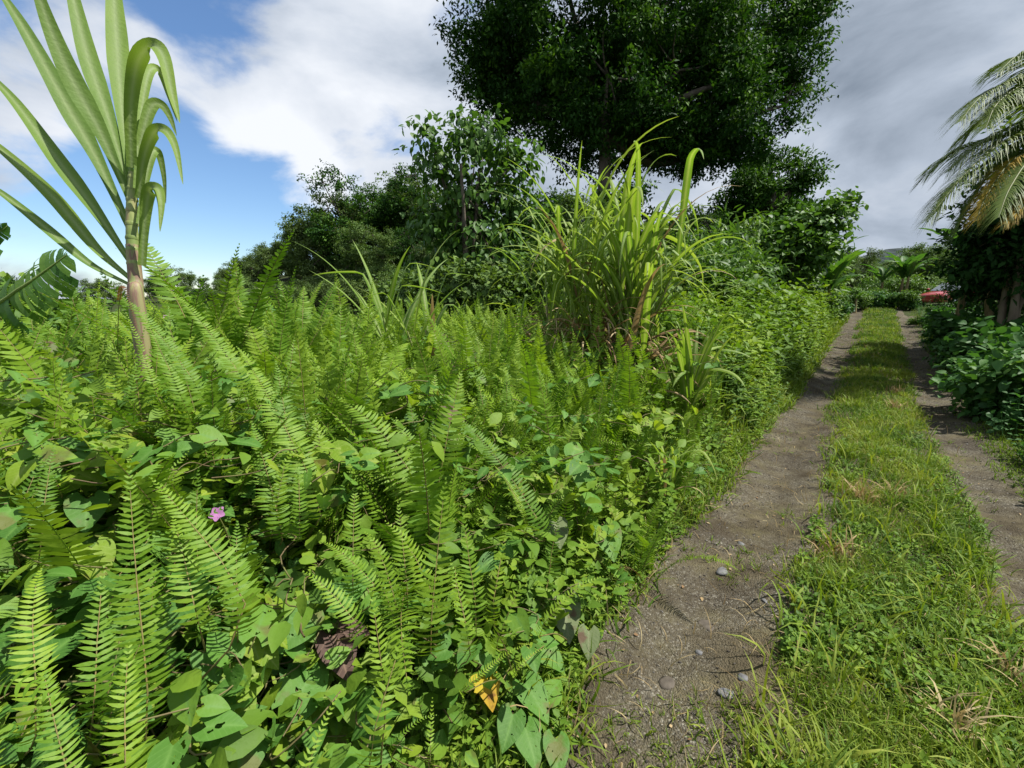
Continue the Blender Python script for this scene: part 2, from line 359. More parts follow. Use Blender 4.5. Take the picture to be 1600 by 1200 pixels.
# ------------------------------------------------------------------ fern fronds
def add_frond(mb, P, S, width, pairs, rows, r, start=.14, tint=.5, matl=0, matr=1, rr=.004, vf=.18, gap=.03, hwf=.33):
    P = np.asarray(P, float); K = len(P); u = np.linspace(0, 1, K)
    t = np.linspace(start, .985, pairs); ip = lambda A: np.stack([np.interp(t, u, A[:, k]) for k in range(3)], -1)
    T = nrm(np.gradient(P, axis=0)); S = np.broadcast_to(np.asarray(S, float), P.shape); S = nrm(S - T * (S * T).sum(-1, keepdims=True)); Nn = np.cross(S, T)
    L = np.linalg.norm(np.diff(P, axis=0), axis=1).sum(); sp = L * (1 - start) / pairs
    p, tt, ss, nn = ip(P), nrm(ip(T)), nrm(ip(S)), nrm(ip(Nn))
    prof = (.55 + .45 * np.clip((t - start) / .18, 0, 1)) * np.clip(1 - np.clip((t - .42) / .58, 0, 1) ** 1.9, .03, 1)
    rw = np.array([[0, .55], [.3, 1.0], [.68, .72], [1, .08]]) if rows == 3 else np.array([[0, .6], [.45, 1.0], [1, .1]])
    for sd in (-1, 1):
        keep = r.random(pairs) > gap
        ln = width / 2 * prof * r.uniform(.88, 1.08, pairs); fa = .12 + .55 * t ** 4 + r.normal(0, .07, pairs); tw = r.normal(.25, .16, pairs)
        d = sd * ss * np.cos(fa)[:, None] + tt * np.sin(fa)[:, None] + nn * (vf + r.normal(0, .08, pairs))[:, None]
        e = tt * np.cos(tw)[:, None] + nn * np.sin(tw)[:, None]; hw = sp * hwf * (.6 + .4 * np.minimum(1, prof * 2))
        curl = .22 + r.normal(0, .08, pairs); V = []
        for (q, w) in rw:
            c = p + d * (ln * q)[:, None] + tt * (ln * curl * (q * q - .6 * q))[:, None] - nn * (ln * .22 * q ** 2.2)[:, None]
            V += [c - e * (hw * w)[:, None], c + e * (hw * w)[:, None]]
        V = np.stack(V, 1)[keep]; k = V.shape[1]; n = len(V)
        q0 = np.array([[2 * i, 2 * i + 1, 2 * i + 3, 2 * i + 2] if sd > 0 else [2 * i + 1, 2 * i, 2 * i + 2, 2 * i + 3] for i in range(k // 2 - 1)])
        Q = (q0[None] + (np.arange(n) * k)[:, None, None]).reshape(-1, 4)
        ti = np.clip(tint + .22 * (t[keep] - .45) + r.normal(0, .05, n), 0, 1)
        mb.add(V.reshape(-1, 3), Q, None, matl, np.repeat(ti, k))
    st = max(1, K // 9); V, Q = tube(P[::st], np.linspace(rr, rr * .25, len(P[::st])), 4); mb.add(V, Q, None, matr, .5)
def frond_curve(L, ph0, ph1, lat=0.0, K=22, pw=1.5):
    t = np.linspace(0, 1, K); ph = ph0 + (ph1 - ph0) * t ** pw; dl = L / (K - 1)
    y = np.concatenate([[0], np.cumsum(np.sin(ph[:-1]) * dl)]); z = np.concatenate([[0], np.cumsum(np.cos(ph[:-1]) * dl)])
    return np.stack([lat * L * t * t, y, z], -1)
def make_frond_mesh(L, w, ph0, ph1, lat, pairs, rows, tint, mats=None, gap=.03):
    mb = MB(); add_frond(mb, frond_curve(L, ph0, ph1, lat), [1, 0, 0], w, pairs, rows, rng, tint=tint, gap=gap, hwf=.42)
    return mb.mesh('frond', mats or [M['fern'], M['rachis']])
FRONDS = []
for k in range(16):
    FRONDS.append(make_frond_mesh(rng.uniform(.9, 1.2), rng.uniform(.16, .22), rng.uniform(.0, .15), rng.uniform(.25, 1.15) if k % 4 else 1.7, rng.uniform(-.12, .12), int(rng.integers(46, 58)), 3, rng.uniform(.35, .75)))
DEAD = [make_frond_mesh(rng.uniform(.7, .95), rng.uniform(.09, .13), .2, 2.1, rng.uniform(-.2, .2), 34, 3, .6, [M['fern_red'], M['vstem']], .25) for k in range(2)] * 8
FROND_T = []
for k in range(10):
    mb = MB(); add_frond(mb, frond_curve(rng.uniform(.8, 1.1), rng.uniform(.0, .15), rng.uniform(.15, .9), rng.uniform(-.12, .12), 16), [1, 0, 0], rng.uniform(.14, .19), 42, 2, rng, tint=.74, hwf=.44)
    V = np.concatenate(mb.V); FROND_T.append(dict(V=V, Q=np.concatenate(mb.Q), T=np.zeros((0, 3), int), rib=np.zeros(len(V)), ti=np.concatenate(mb.ti)))

# ------------------------------------------------------------------ GROUND
def axis(lims):
    out = []
    for a, b, st in lims: out.append(np.arange(a, b, st))
    return np.concatenate(out + [[lims[-1][1]]])
def sheet(S, Nn, zf, mat, name):
    s, n = np.meshgrid(S, Nn, indexing='ij'); x, y = xy(s, n); z = zf(x, y, s, n)
    a, b = s.shape; i = np.arange(a - 1)[:, None] * b + np.arange(b - 1)[None]
    Q = np.stack([i, i + b, i + b + 1, i + 1], -1).reshape(-1, 4); Q = Q[:, ::-1]
    mb = MB(); mb.add(np.stack([x, y, z], -1).reshape(-1, 3), Q); return mb.mesh(name, [mat])
gs = axis([(-700, -40, 30), (-40, -4, 1.5), (-4, 16, .2), (16, 60, .8), (60, 140, 4), (140, 1200, 40)])
gn = axis([(-900, -120, 30), (-120, -20, 3), (-20, -6, .7), (-6, 4, .14), (4, 20, .7), (20, 100, 4), (100, 900, 40)])
def gz(x, y, s, n):
    return ground(x, y) - .06 * ((n > -.97) & (n < 1.3) & (s > -6) & (s < 58))
tag(link('ground', sheet(gs, gn, gz, M['ground'], 'ground')), kind='structure')
def track_z(x, y, s=None, n=None):
    if s is None: s, n = sn(x, y)
    z = ground(x, y) * sstep(1.1, .85, np.abs(n)) + rise(s) * sstep(.85, 1.1, np.abs(n))
    z = z - .045 * np.exp(-((n + .5) / .22) ** 2) - .04 * np.exp(-((n - .85) / .2) ** 2) + .03 * np.exp(-((n - .12) / .35) ** 2)
    return z + .035 * fbm(x * 2.2, y * 2.2, 3) + .016 * fbm(x * 11, y * 11, 3) + .008 * fbm(x * 40, y * 40, 2) + .006
ts = axis([(-4, .2, .05), (.2, 4, .012), (4, 9, .03), (9, 24, .1), (24, 60, .4)])
tn = axis([(-1.25, 1.5, .0155)])
def tz(x, y, s, n):
    return np.where(np.abs(n - .12) > 1.22, track_z(x, y, s, n) - .05, track_z(x, y, s, n))
tag(link('dirt_track', sheet(ts, tn, tz, M['track'], 'dirt_track')), kind='structure')
# far hill
def hill_z(x, y, s, n): return 0
g = np.linspace(-1, 1, 60); hx, hy = np.meshgrid(g * 330, g * 170, indexing='ij')
hz = 48 * np.exp(-(hx / 55) ** 2 - (hy / 70) ** 2) + 28 * np.exp(-((hx + 90) / 110) ** 2 - (hy / 60) ** 2) + 24 * np.exp(-((hx - 130) / 120) ** 2 - (hy / 60) ** 2) ; hz = hz * .70 + 7 * fbm(hx / 9, hy / 9, 4) - 3
hx = hx + 352; hy = hy + 410
i = np.arange(59)[:, None] * 60 + np.arange(59)[None]; mb = MB()
mb.add(np.stack([hx, hy, hz], -1).reshape(-1, 3), np.stack([i, i + 60, i + 61, i + 1], -1).reshape(-1, 4)); tag(link('hill', mb.mesh('hill', [M['hill']])), kind='structure')

# ------------------------------------------------------------------ GRASS (stuff)
def scatter_sn(N, s0, s1, n0, n1, pw=2.0):
    u = rng.random(N); a = max(s0, .35)
    s = a * (s1 / a) ** u if pw == 2 else s0 + (s1 - s0) * u ** pw
    return s, rng.uniform(n0, n1, N)
def grass_blades(mb, x, y, z, ln, tint, mat=0, tilt=.35, wide=1.0):
    N = len(x); which = rng.integers(0, len(BLADES), N)
    for k in range(len(BLADES)):
        m = which == k
        if not m.any(): continue
        n = m.sum(); a = rng.uniform(0, 2 * PI, n)
        R = rot_tilt(a, np.abs(rng.normal(0, tilt, n)), rng.uniform(0, 2 * PI, n), ln[m])
        w = np.broadcast_to(np.asarray(wide, float), (N,))[m]
        R = R * np.stack([w, np.ones(n), np.ones(n)], -1)[:, None, :]
        mb.inst(BLADES[k], R, np.stack([x[m], y[m], z[m]], -1), tint[m], mat)
mb = MB()
s, n = scatter_sn(200000, .3, 46, -.50, 1.0)
wob = .22 * (vnoise(s * 1.3, s * 0 + 9) - .5) + .16 * (vnoise(s * 4, s * 0 + 19) - .5)
wob2 = .16 * (vnoise(s * 1.1, s * 0 + 29) - .5) + .10 * (vnoise(s * 4.5, s * 0 + 39) - .5)
lo = -.0 - .062 * np.clip(s - 1.7, 0, 4.2) + wob; hi = .80 - .14 * np.clip((s - 3) / 3, 0, 1) + wob2
den = sstep(lo - .14, lo + .22, n) * sstep(hi + .10, hi - .10, n)
x, y = xy(s, n)
den = den * (.35 + .9 * sstep(.35, .6, vnoise(x * 4, y * 4)))
k = rng.random(len(s)) < den; x, y, s, n = x[k], y[k], s[k], n[k]
z = track_z(x, y) - .005
dist = np.hypot(x, y)
ln = rng.uniform(.05, .13, len(x)) * (.75 + .6 * vnoise(x * 1.7 + 50, y * 1.7)) * (1 + np.clip(dist - 6, 0, 20) * .02)
tint = np.clip(.42 - .16 * sstep(6, 18, dist) + 1.1 * (vnoise(x * 2.5 + 9, y * 2.5) - .5) + rng.normal(0, .16, len(x)), 0, 1)  # tint drops with distance, painting shade into the far strip
dryk = rng.random(len(x)) < .06 + .10 * (vnoise(x * 3, y * 3 + 40) > .6)
for kk, mm_ in ((~dryk, 0), (dryk, 1)):
    grass_blades(mb, x[kk], y[kk], z[kk], ln[kk], tint[kk], mm_, .45 + .3 * mm_, (1.0 + np.clip(dist[kk] - 4, 0, 30) * .10) * (1 - .35 * mm_))
# long bent blades among the short ones
s, n = scatter_sn(1500, .5, 30, -.2, .7); x, y = xy(s, n); z = track_z(x, y)
grass_blades(mb, x, y, z, rng.uniform(.16, .3, len(x)), rng.uniform(.4, .95, len(x)), 0, .6, .8)
# thin sprouts on both wheel tracks
s, n = scatter_sn(9000, .4, 26, -1.0, 1.2); x, y = xy(s, n); q = vnoise(x * 2.4 + 7, y * 2.4); k = rng.random(len(x)) < sstep(.42, .75, q) * (.35 + .65 * np.exp(-((n + .2) / .25) ** 2) + .5 * np.exp(-((n + .85) / .16) ** 2)); x, y = x[k], y[k]
for j in range(5):
    xx = x + rng.normal(0, .012, len(x)); yy = y + rng.normal(0, .012, len(x))
    grass_blades(mb, xx, yy, track_z(xx, yy) - .003, rng.uniform(.025, .075, len(x)), rng.uniform(.2, .8, len(x)), 0, .8, 1.6)
# straw bits
s, n = scatter_sn(4600, .35, 20, -1.05, .9); x, y = xy(s, n)
k = rng.random(len(x)) < .25 + .75 * np.exp(-((n + .22) / .2) ** 2) + .7 * np.exp(-((n + .95) / .14) ** 2); x, y = x[k], y[k]
grass_blades(mb, x, y, track_z(x, y) + .006, rng.uniform(.05, .16, len(x)), rng.uniform(0, 1, len(x)), 1, 1.3, .5)
# taller tussocks
s, n = scatter_sn(70, .6, 20, -.05, .7)
for a_, b_ in zip(s, n):
    q = int(rng.integers(25, 60)); cx, cy = xy(a_, b_); xx = cx + rng.normal(0, .05, q); yy = cy + rng.normal(0, .05, q)
    grass_blades(mb, xx, yy, track_z(xx, yy), rng.uniform(.12, .26, q), np.clip(rng.normal(rng.uniform(.2, .8), .12, q), 0, 1), 0 if rng.random() > .15 else 1, .4, .8)
tag(link('grass', mb.mesh('grass', [M['grass'], M['straw']])), kind='stuff')
mb = MB(); s, n = scatter_sn(260, .5, 16, -1.0, 1.1); x, y = xy(s, n); N_ = len(x); d = rdir(N_); d[:, 2] *= .15
mb.inst(L_OV, frames(d, rdir(N_) * .35 + np.array([0, 0, 1.0]), rng.uniform(.010, .026, N_)), np.stack([x, y, track_z(x, y) + .008], -1), rng.random(N_), 0)
tag(link('leaf_litter', mb.mesh('leaf_litter', [M['cane_dry']])), kind='stuff')

# roadside grass on both verges
mb = MB()
s, n = scatter_sn(50000, .5, 40, -1.6, -.55); m0 = -.87 + .14 * (vnoise(s * 1.5, s * 0 + 4) - .5) + .2 * sstep(1.7, .9, s)
k = rng.random(len(s)) < sstep(m0 + .14, m0 - .06, n) * (.22 + .78 * sstep(1.8, 3.2, s)); s, n = s[k], n[k]
x, y = xy(s, n); z = np.maximum(ground(x, y), track_z(x, y)) - .01; dist = np.hypot(x, y)
grass_blades(mb, x, y, z, rng.uniform(.07, .22, len(x)) * (1 + np.clip(dist - 4, 0, 20) * .05), np.clip(rng.normal(.42, .2, len(x)), 0, 1), 0, .6, 1 + np.clip(dist - 4, 0, 30) * .08)
k = rng.random(len(x)) < .10; grass_blades(mb, x[k] + .05, y[k], z[k] + .01, rng.uniform(.07, .2, k.sum()), rng.uniform(0, 1, k.sum()), 1, 1.1, .6)
s, n = scatter_sn(30000, 1.2, 40, .95, 1.75); m0 = 1.22 + .2 * (vnoise(s * 1.2, s * 0 + 44) - .5)
k = rng.random(len(s)) < sstep(m0 - .16, m0 + .08, n); s, n = s[k], n[k]; x, y = xy(s, n)
z = np.maximum(ground(x, y), track_z(x, y)) - .01
grass_blades(mb, x, y, z, rng.uniform(.04, .12, len(x)), np.clip(rng.normal(.3, .16, len(x)), 0, 1), 0, .6, 1.6)
tag(link('verge_grass', mb.mesh('verge_grass', [M['grass'], M['straw']])), kind='stuff')

# small broad-leaved weeds
def herb_tmpl(h, pairs, ls, tmpl, r):
    V = []; Q = []; rib = []; n0 = 0
    lean = r.normal(0, .12, 2)
    for k in range(pairs):
        t = (k + 1) / pairs; c = np.array([lean[0] * t * h, lean[1] * t * h, t * h]); a0 = k * PI / 2 + r.normal(0, .25)
        for a in (a0, a0 + PI):
            d = np.array([[math.cos(a), math.sin(a), .25 + .5 * (t > .95) + r.normal(0, .2)]]); R = frames(d, np.array([[0, 0, 1.0]]), ls * (1.1 - .5 * t) * r.uniform(.8, 1.2))[0]
            V.append(tmpl['V'] @ R.T + c); Q.append(tmpl['Q'] + n0); rib.append(tmpl['rib']); n0 += len(tmpl['V'])
    v, q = tube(np.array([[0, 0, 0], [lean[0] * .5 * h, lean[1] * .5 * h, h * .5], [lean[0] * h, lean[1] * h, h]]), [.003, .0025, .001], 3)
    V.append(v); Q.append(q + n0); rib.append(np.zeros(len(v)))
    return dict(V=np.concatenate(V), Q=np.concatenate(Q), T=np.zeros((0, 3), int), rib=np.concatenate(rib))
HERBS = [herb_tmpl(rng.uniform(.2, .4), int(rng.integers(4, 7)), rng.uniform(.055, .09), [L_SIMPLE, L_OV, L_SIMPLE, L_LAN][k % 4], rng) for k in range(10)]
HERB_SM = [herb_tmpl(.06, 3, .04, L_SIMPLE, rng) for k in range(5)]
def herbs(mb, x, y, z, sc, tint, lib, mat=0):
    w = rng.integers(0, len(lib), len(x))
    for k in range(len(lib)):
        m = w == k; n = m.sum()
        if n: mb.inst(lib[k], rot_tilt(rng.uniform(0, 6.28, n), np.abs(rng.normal(0, .25, n)), rng.uniform(0, 6.28, n), sc[m]), np.stack([x[m], y[m], z[m]], -1), tint[m], mat)
mb = MB()
def bank_scatter(N, rmin=.9, rmax=22, nmin=-7.5, nmax=-.93):
    out = []
    r = rmin * (rmax / rmin) ** rng.random(N * 3); th = rng.uniform(-1.25, .82, N * 3)   # angle from +y
    x, y = r * np.sin(th), r * np.cos(th); s, n = sn(x, y); k = (n < nmax) & (n > nmin); return x[k][:N], y[k][:N]
x, y = bank_scatter(6500); dist = np.hypot(x, y); k = rng.random(len(x)) < 1 - .5 * sstep(1.9, 2.6, dist) * sstep(6.5, 5, dist); x, y, dist = x[k], y[k], dist[k]
sc = rng.uniform(.7, 1.35, len(x)) * (1 + np.clip(dist - 3, 0, 12) * .06)
herbs(mb, x, y, ground(x, y) - .02 + (.06 + .24 * sstep(1.3, 2.4, dist)) * rng.random(len(x)) * vegf(x, y), sc, np.clip(.4 + .7 * (vnoise(x * 1.2, y * 1.2) - .5) + rng.normal(0, .18, len(x)), 0, 1), HERBS)
# along the bank foot: low herbs
s, n = scatter_sn(4200, .5, 12, -1.35, -.66); k = n < -.84 + .2 * sstep(1.7, .9, s); s, n = s[k], n[k]; x, y = xy(s, n); herbs(mb, x, y, np.maximum(ground(x, y), track_z(x, y)) - .01, rng.uniform(.6, 1.7, len(x)), rng.uniform(.2, .9, len(x)), HERB_SM)
# herbs in the central strip
s, n = scatter_sn(5200, .4, 20, -.15, .78); x, y = xy(s, n); k = vnoise(x * 3 + 70, y * 3) > .47; x, y, s = x[k], y[k], s[k]
herbs(mb, x, y, track_z(x, y) - .005, rng.uniform(.6, 1.3, len(x)) * (1 + .15 * (s < 3)), rng.uniform(.1, .8, len(x)), HERB_SM)
# right bank
s, n = scatter_sn(4200, 2.5, 40, 1.28, 5); x, y = xy(s, n); herbs(mb, x, y, ground(x, y) - .02 + .1 * rng.random(len(x)), rng.uniform(.8, 1.5, len(x)), rng.uniform(0, .6, len(x)), HERBS, 1)
tag(link('weeds', mb.mesh('weeds', [M['herb'], M['shrub_cool']])), kind='stuff')

# tall mixed weeds further up the left bank
mb = MB()
s = 5.5 * (34 / 5.5) ** rng.random(6500); n = -1.0 - 4.2 * rng.random(len(s)) ** 1.2; x, y = xy(s, n)
hgt = 1.0 + .5 * sstep(7, 14, s)
herbs(mb, x, y, ground(x, y) + rng.uniform(0, .35, len(x)) * vegf(x, y), rng.uniform(1.3, 2.6, len(x)) * hgt * (.45 + .55 * sstep(-.9, -1.5, n)), np.clip(.66 + .8 * (vnoise(x * .9 + 5, y * .9) - .5) + rng.normal(0, .16, len(x)), 0, 1), HERBS)
s = 5 * (34 / 5.) ** rng.random(9000); n = -.95 - 4.2 * rng.random(len(s)) ** 1.3; x, y = xy(s, n)
grass_blades(mb, x, y, ground(x, y), rng.uniform(.3, .85, len(x)) * (.4 + .6 * sstep(-.9, -1.5, n)), np.clip(rng.normal(.62, .2, len(x)), 0, 1), 1, .35, .9)
tag(link('tall_weeds', mb.mesh('tall_weeds', [M['herb'], M['grass']])), kind='stuff')

# fern thicket
mb = MB(); x, y = bank_scatter(3000, 1.5, 17, -6.5, -1.12); dist = np.hypot(x, y); s, n = sn(x, y)
k = rng.random(len(x)) < .35 + .65 * sstep(.3, .55, vnoise(x * .8 + 3, y * .8 + 8)); x, y, n, s = x[k], y[k], n[k], s[k]
k = rng.random(len(x)) < (1 - .45 * sstep(7, 12, s)) * (1 - .65 * sstep(1.2, -.2, s)); x, y, n, s = x[k], y[k], n[k], s[k]
w = rng.integers(0, len(FROND_T), len(x))
for k, T in enumerate(FROND_T):
    m = w == k; c = m.sum(); sc = rng.uniform(.6, 1.0, c) * (.45 + .55 * sstep(-1.0, -1.6, n[m])); N0 = mb.n
    az = np.where(rng.random(c) < .65, rng.normal(.5, .8, c), rng.uniform(0, 2 * PI, c)); tilt = np.abs(rng.normal(0, .16, c)) + .03
    mb.inst(T, rot_tilt(az, tilt, az + PI / 2, sc), np.stack([x[m], y[m], ground(x[m], y[m]) - .02], -1), 0, 0)
    mb.ti[-1] = np.clip(np.tile(T['ti'], c) + np.repeat(rng.normal(0, .14, c), len(T['V'])), 0, 1)
tag(link('fern_thicket', mb.mesh('fern_thicket', [M['fern']])), kind='stuff')

# gravel
def rock_tmpl(r, sub=1):
    import bmesh
    b = bmesh.new(); bmesh.ops.create_icosphere(b, subdivisions=sub, radius=1)
    V = np.array([v.co[:] for v in b.verts]); T = np.array([[v.index for v in f.verts] for f in b.faces]); b.free()
    for _ in range(5):
        d = rdir(1, r)[0]; h = r.uniform(.45, .8); e = V @ d; V = V - np.clip(e - h, 0, 9)[:, None] * d
    V = V * np.array([r.uniform(.8, 1.3), r.uniform(.7, 1.0), r.uniform(.45, .75)]); V = V * (1 + .12 * r.normal(size=(len(V), 1)) / sub)
    return dict(V=V, Q=np.zeros((0, 4), int), T=T, rib=np.zeros(len(V)))
mb = MB(); lib = [rock_tmpl(rng) for _ in range(6)]
s, n = scatter_sn(30000, .4, 22, -1.02, 1.18); x, y = xy(s, n); k = rng.random(len(x)) < .12 + .9 * np.exp(-((n + .62) / .22) ** 2) * (.3 + vnoise(x * 1.7, y * 1.7)) * (.25 + .75 * sstep(1.7, 2.8, s)) + .3 * np.exp(-((n - .85) / .2) ** 2); x, y = x[k], y[k]
w = rng.integers(0, 6, len(x))
for k, T in enumerate(lib):
    m = w == k; c = m.sum(); sz = .0020 + .006 * rng.random(c) ** 5 + .0005 * np.hypot(x[m], y[m])
    mb.inst(T, rot_tilt(rng.uniform(0, 6.28, c), np.abs(rng.normal(0, .4, c)), rng.uniform(0, 6.28, c), sz), np.stack([x[m], y[m], track_z(x[m], y[m]) + sz * .2], -1), rng.random(c) ** 1.5, 0)
tag(link('gravel', mb.mesh('gravel', [M['gravel']], smooth=False)), kind='stuff')

# ------------------------------------------------------------------ single stones on the track
for (px, py, size, mat, lab) in [
        (1137, 1085, .036, 'stone', 'flat blue-grey stone lying on the bare soil, larger of the two by the grass strip'),
        (1160, 1063, .027, 'stone', 'small pale grey stone just beyond the flat blue-grey one'),
        (1043, 1055, .055, 'stone_tan', 'broad tan stone half buried in brown soil near the bank foot'),
        (1127, 884, .040, 'stone', 'light grey stone sitting alone on the gravel wheel track'),
        (1105, 968, .065, 'stone_tan', 'wide flat brown rock set flush in the dirt track'),
        (1158, 842, .030, 'stone', 'dark grey stone at the grass edge of the gravel track'),
        (1093, 1012, .022, 'stone', 'little grey stone in front of the flush brown rock'),
        (1092, 1154, .018, 'stone_tan', 'tiny tan pebble on bare soil at the near end of the track'),
        (1195, 940, .024, 'stone', 'whitish pebble among straw beside the central grass strip'),
        (1072, 855, .022, 'stone_tan', 'reddish brown pebble at the weedy edge of the gravel')]:
    p = hit(px, py, 0); p[2] = track_z(p[0], p[1]); T = rock_tmpl(rng, 2); mb = MB(); f = .12 if size > .05 else .5
    mb.inst(T, rot_tilt(np.array([rng.uniform(0, 6)]), np.array([.15]), np.array([1.0]), np.array([size])) * np.array([[[1, 1, 1], [1, 1, 1], [f + .1] * 3]]), np.zeros((1, 3)))
    o = link('stone', mb.mesh('stone', [M[mat]]), None, p + np.array([0, 0, size * f * .05])); tag(o, lab, 'stone', 'stones on the dirt track')

# ------------------------------------------------------------------ FERNS (things)
def fern(p, nf, rr, scale, label, group, lean=None):
    t = thing('fern', label, 'fern', p, group)
    for k in range(nf):
        o = link('frond', (FRONDS if rr.random() > .05 else DEAD)[int(rr.integers(0, 16))], t)
        az = rr.uniform(0, 2 * PI) if lean is None else lean + rr.normal(0, .8)
        o.rotation_euler = (rr.uniform(-.42, .05), rr.normal(0, .12), az)
        o.location = (rr.normal(0, .035), rr.normal(0, .035), -.02); q = scale * rr.uniform(.72, 1.1); o.scale = (q, q, q)
    return t
def hero_fern(base_px, fr, label, group='large ferns at the near edge of the bank', mats=None, tint=.6):
    base = hit(*base_px, .05)
    if len(base_px) > 2: pass
    t = thing('fern', label, 'fern', base, group)
    for f in fr:
        (bx, by, bz), (tx, ty, tz_), w, sag = f[:4]
        a = at(bx, by, bz * .94); b = at(tx, ty, tz_ * .94); mid = (a + b) / 2 + np.array([0, 0, sag]); root = base + rng.normal(0, .02, 3)
        P = bez([root, root * .45 + a * .55 + np.array([0, 0, .02]), a, mid, b], 40)
        P = arc(P, 60); k = np.argmin(np.linalg.norm(P - a, axis=1)) / 59; Ltot = np.linalg.norm(np.diff(P, axis=0), axis=1).sum(); st = max(.1, k * .95)
        T = nrm(b - a); view = nrm(CAM - (a + b) / 2) + np.array([.25, .1, .55]); S = -np.cross(view, T)
        mb = MB(); add_frond(mb, P, S, w, int(np.clip(Ltot * (1 - st) / (.105 * w), 16, 70)), 3, rng, start=st, tint=f[4] if len(f) > 4 else tint, gap=.015, rr=.0035)
        link('frond', mb.mesh('frond', mats or [M['fern'], M['rachis']], base), t)
    return t
hero_fern((200, 1290), [((195, 1260, .82), (203, 985, .98), .115, .03, .85), ((232, 1120, .95), (200, 712, 1.12), .13, .03, .6), ((385, 960, 1.0), (232, 742, 1.15), .13, .04, .62)], 'tall fern at the lower left with three pale upright fronds')
hero_fern((60, 1330), [((-60, 1130, .8), (122, 1105, .78), .14, .07, .5), ((120, 1290, .75), (60, 1010, .9), .10, .03, .5)], 'fern cut by the lower left corner with one frond lying level')
hero_fern((600, 1260), [((575, 1190, .82), (643, 962, .98), .125, .02, .75), ((602, 1100, .98), (578, 905, 1.08), .105, .02, .68), ((470, 1235, .8), (535, 1075, .92), .085, .02, .85)], 'bright fern in front near the middle with a broad ladder-like frond')
hero_fern((690, 1080), [((672, 1010, 1.25), (697, 740, 1.45), .15, .03, .55), ((745, 985, 1.25), (722, 790, 1.4), .12, .02, .55), ((735, 1020, 1.12), (702, 868, 1.25), .11, .02, .6)], 'large dark based fern with tall twin fronds left of the pointed ones')
hero_fern((800, 1060), [((770, 965, 1.2), (792, 822, 1.3), .115, .02, .7), ((775, 1010, 1.1), (838, 880, 1.18), .12, .03, .8), ((720, 1085, 1.05), (835, 1000, 1.12), .06, .02, .9)], 'fern with pointed fronds leaning right toward the track')
hero_fern((880, 1000), [((840, 990, 1.25), (950, 897, 1.35), .10, .04, .75), ((800, 1055, 1.15), (862, 1010, 1.2), .075, .02, .8)], 'small fern at the bank foot reaching a frond over the soil')
hero_fern((700, 1240), [((672, 1190, 1.02), (676, 1082, 1.1), .075, .01, .82), ((610, 1180, .95), (690, 1115, 1.0), .06, .03, .5)], 'short narrow fern beside the yellowed leaf at the bottom edge')
hero_fern((470, 1040), [((560, 985, 1.2), (470, 890, 1.3), .12, .03, .62), ((590, 930, 1.25), (498, 842, 1.4), .10, .03, .5)], 'fern with two fronds leaning left above the heart-shaped leaves')
hero_fern((680, 880), [((680, 800, 1.75), (520, 615, 2.05), .19, .08, .7), ((655, 790, 1.8), (500, 690, 1.95), .16, .06, .78)], 'wide fern with long fronds leaning left in the middle of the bank')
hero_fern((820, 880), [((822, 815, 1.6), (768, 722, 1.75), .06, .03, 1.0), ((850, 830, 1.7), (700, 640, 2.2), .14, .06, .4)], 'fern with one twisted lime green frond beside darker ones')
hero_fern((450, 900), [((440, 830, 1.4), (392, 655, 1.7), .14, .03, .4), ((470, 800, 1.5), (430, 560, 1.9), .15, .03, .45), ((500, 790, 1.5), (370, 540, 2.0), .15, .05, .6)], 'dark upright fern standing behind the pale lower left fronds')
hero_fern((330, 720), [((300, 660, 1.55), (205, 470, 1.7), .12, .06, .5), ((330, 640, 1.6), (150, 440, 1.75), .11, .08, .45), ((390, 620, 1.7), (250, 440, 1.9), .12, .06, .6), ((255, 640, 1.45), (192, 478, 1.5), .10, .03, .6), ((210, 660, 1.4), (228, 500, 1.45), .10, .03, .45)], 'arching fern in front of the lone broad cane stalk')
hero_fern((180, 600), [((188, 452, 1.42), (240, 580, 1.34), .07, .02, .5)], 'reddish brown dying fern frond hanging below the lone cane', None, [M['fern_red'], M['vstem']])
for a, lab in (((1010, 905), 'low fern at the bank foot beside the gravel, nearest the cane clump shadow'), ((1060, 790), 'small bright fern edging the gravel track below the weeds')):
    p = hit(*a, .2); p[2] = ground(p[0], p[1]); fern(p, 6, np.random.default_rng(int(a[0])), .55, lab, 'large ferns at the near edge of the bank')

